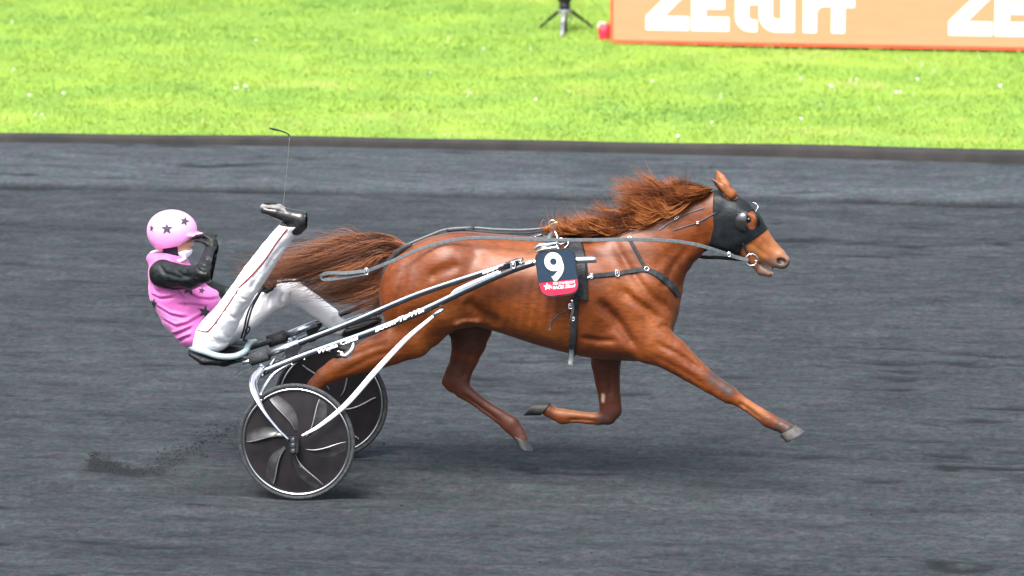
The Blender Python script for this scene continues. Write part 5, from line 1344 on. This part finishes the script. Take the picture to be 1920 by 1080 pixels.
# ------------------------------------------------------------------ background: board, tripod, red bag
A = at(1147, 78, Z=.02); B = at(1920, 92, Z=.02); A[2] = 0; B[2] = 0
ua = (B-A); ua /= np.linalg.norm(ua); nb = np.cross(ua, [0, 0, 1.]); nb /= np.linalg.norm(nb)    # towards the camera
Lb = np.linalg.norm(B-A)+4.5; Hb = 1.0
board = empty('advertising_board', tuple(A), 'long peach LED board with big white lettering standing on the grass', 'advertising board')
ctr = A+ua*Lb/2+np.array([0, 0, .03+Hb/2])-nb*.07
MB().box(ctr, ua, nb, (0, 0, 1), Lb/2, .07, Hb/2).build('cabinet', mat('cabinet_dark', (.1, .05, .04), .5, noise=(20, (.15, .08, .06), .4, .7)), board, smooth=False)
def screen_mat():
    m = bpy.data.materials.new('led_screen'); m.use_nodes = True; t = m.node_tree; b = t.nodes['Principled BSDF']; L = t.links.new
    tc = t.nodes.new('ShaderNodeTexCoord'); mp = t.nodes.new('ShaderNodeMapping'); mp.inputs['Scale'].default_value = (1.2, 1, 26); L(tc.outputs['Object'], mp.inputs[0])
    n = t.nodes.new('ShaderNodeTexNoise'); n.inputs['Scale'].default_value = 3; n.inputs['Detail'].default_value = 5; L(mp.outputs[0], n.inputs[0])
    r = t.nodes.new('ShaderNodeValToRGB'); r.color_ramp.elements[0].position = .3; r.color_ramp.elements[1].position = .7
    r.color_ramp.elements[0].color = (1.0, .41, .20, 1); r.color_ramp.elements[1].color = (1.0, .48, .26, 1)
    L(n.outputs[0], r.inputs[0]); L(r.outputs[0], b.inputs['Emission Color']); b.inputs['Emission Strength'].default_value = .44
    b.inputs['Base Color'].default_value = (.08, .04, .02, 1); b.inputs['Roughness'].default_value = .4
    return m
sc_c = A+ua*(Lb/2)+np.array([0, 0, .030+Hb/2])+nb*.003
MB().box(sc_c, ua, nb, (0, 0, 1), Lb/2-.012, .003, Hb/2-.004).build('screen', screen_mat(), board, smooth=False)
redm = mat('red_trim', (.65, .07, .03), .5, noise=(4, (.5, .1, .05), .35, .7))
for k, (c_, a_, b_) in enumerate(((A+ua*Lb/2+np.array([0, 0, .018])+nb*.012, Lb/2, .0065), (A+ua*.0+np.array([0, 0, Hb/2+.03])+nb*.010, .012, Hb/2))):
    MB().box(c_, ua, nb, (0, 0, 1), a_, .014, b_).build('trim', redm, board, smooth=False)
wm = bpy.data.materials.new('led_white'); wm.use_nodes = True
wb_ = wm.node_tree.nodes['Principled BSDF']; wb_.inputs['Emission Color'].default_value = (1, .99, .97, 1); wb_.inputs['Emission Strength'].default_value = .55; wb_.inputs['Base Color'].default_value = (.3, .3, .3, 1)
def arc(cx, cy, r, a0, a1, n=10): return [(cx+r*math.cos(R(a)), cy+r*math.sin(R(a))) for a in np.linspace(a0, a1, n)]
w_ = .120; Hc = .50; xh = .33
def letter_Z(): return [(0, 0), (.38, 0), (.38, w_), (.155, w_), (.41, Hc-w_), (.41, Hc), (.06, Hc), (.06, Hc-w_), (.26, Hc-w_), (0, w_)]
def letter_E(): return [(0, 0), (.33, 0), (.33, w_), (.125, w_), (.125, Hc/2-w_*.45), (.29, Hc/2-w_*.45), (.29, Hc/2+w_*.5), (.125, Hc/2+w_*.5), (.125, Hc-w_), (.33, Hc-w_), (.33, Hc), (0, Hc)]
def letter_t(): return [(.05, xh+.13), (.05, .13)]+arc(.18, .13, .13, 180, 270, 7)[1:]+[(.24, 0), (.24, .10), (.20, .10)]+arc(.20, .135, .035, 270, 180, 5)+[(.165, xh-.09), (.24, xh-.09), (.24, xh), (.165, xh), (.165, xh+.13)]
def letter_u(): return [(0, xh), (0, .15)]+arc(.15, .15, .15, 180, 270, 9)[1:]+[(.31, 0), (.31, xh), (.195, xh), (.195, .11), (.16, .11)]+arc(.155, .15, .04, 270, 180, 5)+[(.115, xh)]
def letter_r(): return [(0, 0), (.115, 0), (.115, xh-.16)]+arc(.18, xh-.16, .065, 180, 90, 5)+[(.246, xh-.095), (.246, xh), (.17, xh)]+[(.115, xh-.03), (.115, xh), (0, xh)]
def letter_f(): return [(0, 0), (.115, 0), (.115, xh-.10), (.20, xh-.10), (.20, xh), (.115, xh), (.115, xh+.05)]+arc(.155, xh+.05, .04, 180, 90, 5)+[(.20, xh+.09), (.20, xh+.19), (.13, xh+.19)]+arc(.13, xh+.06, .13, 90, 180, 7)[1:]+[(0, xh)]
# positions in metres along the board from its left end
sc_ = 212.
for wd0 in (1212, 1780, 2348):
    for ch, px in (('Z', 0), ('E', 86), ('t', 158), ('u', 213), ('r', 296), ('f', 349)):
        poly = globals()['letter_'+ch](); x0 = (wd0+px-1147)/sc_; 
        P = [A+ua*(x0+a)+np.array([0, 0, .135+b])+nb*.010 for a, b in poly]; Q = [p-nb*.0035 for p in P]; n = len(P)
        if wd0 == 2348: continue
        MB().add(P+Q, [tuple(range(n)), tuple(range(2*n-1, n-1, -1))]+[(i, i+n, (i+1) % n+n, (i+1) % n) for i in range(n)]).build('letter', wm, board, smooth=False)
# red bag leaning on the board end
p0 = at(1122, 76, Z=0.); p1 = at(1145, 76, Z=0.); cbag = (p0+p1)/2
S = SDF(cbag+[-.12, -.10, -.02], cbag+[.12, .12, .24], .006)
S.chain([(cbag+[0, 0, .03], .048, .05), (cbag+[-.004, 0, .085], .056, .05), (cbag+[.016, 0, .125], .036, .035)], .02)
S.chain([(cbag+[-.03, 0, .10], .02, .03), (cbag+[-.045, 0, .115], .008, .02)], .02)
for q in (-.03, .0, .028): S.crease([cbag+[q, 0, .0], cbag+[q*.6, 0, .15]], .006, .007)
V, F = S.mesh(); bag = mesh_obj('red_bag', V, F, M['red_bag'], base=tuple(cbag)); tag(bag, 'small red bag on the grass at the left end of the LED board', 'bag')
MB().tube(catmull([cbag+[.01, -.02, .15], cbag+[-.03, -.03, .17], cbag+[-.055, -.02, .14], cbag+[-.05, -.02, .12]], 5), .006, 8).build('bag_handle', M['mask'], bag)
# tripod
feet = [(1009, 54), (1053, 71), (1061, 63), (1114, 53)]
fm = [at(*f, Z=0.) for f in feet]
cx = at(1060, 62, Z=0.); tb = empty('tripod', tuple(cx), 'low black camera tripod with spread legs standing on the grass', 'tripod')
Yd = cx[1]; hub = at(1059, 20, Yd)
MB().tube([hub+[0, 0, -.012], hub+[0, 0, .012]], .062, 18).build('spider', M['trip_grey'], tb)
def tl(a, b, m, r0=.016, r1=.012):
    MB().tube([a, a*.5+b*.5], r0, 10).build('leg', M[m], tb)
    MB().tube([a*.52+b*.48, b], r1, 10).build('leg_section', M[m], tb)
tl(hub+[-.05, 0, 0], fm[0], 'trip_black'); tl(hub+[0, -.04, 0], fm[1], 'trip_grey', .021, .016); tl(hub+[.055, 0, 0], fm[3], 'trip_black')
MB().tube([hub+[.008, .02, 0], fm[2]], .013, 10).build('center_column', M['trip_black'], tb)
MB().tube(catmull([hub+[.05, 0, -.03], hub+[.062, 0, -.07], hub+[.045, 0, -.11]], 5), .007, 8).build('knob', M['trip_grey'], tb)
MB().tube([hub+[0, 0, .01], hub+[0, 0, .07], hub+[0, 0, .075]], [.05, .052, .03], 14).build('head', M['trip_black'], tb)
cb_ = empty('broadcast_camera', tuple(hub+[0, 0, .10]), 'small black remote camera mounted on the low tripod', 'camera')
S = SDF(hub+[-.16, -.14, .06], hub+[.16, .16, .34], .008)
S.D = np.full(S.D.shape, .3, np.float32)
def rbox(S, c, hx, r=.01):
    x = np.abs(S.ax[0][:, None, None]-c[0])-hx[0]+r; y = np.abs(S.ax[1][None, :, None]-c[1])-hx[1]+r; z = np.abs(S.ax[2][None, None, :]-c[2])-hx[2]+r
    d = np.sqrt(np.maximum(x, 0)**2+np.maximum(y, 0)**2+np.maximum(z, 0)**2)+np.minimum(np.maximum(np.maximum(x, y), z), 0)-r
    S.D = np.minimum(S.D, d.astype(np.float32))
rbox(S, hub+[0, 0, .115], (.06, .05, .035)); rbox(S, hub+[0, 0, .21], (.055, .10, .055))
V, F = S.mesh(); mesh_obj('camera_body', V, F, M['trip_black'], cb_)
MB().tube([hub+[0, -.09, .21], hub+[0, -.13, .21]], .04, 16).build('lens', M['goggle'], cb_)
print('faces', sum(len(o.data.polygons) for o in C.objects if o.type == 'MESH'))
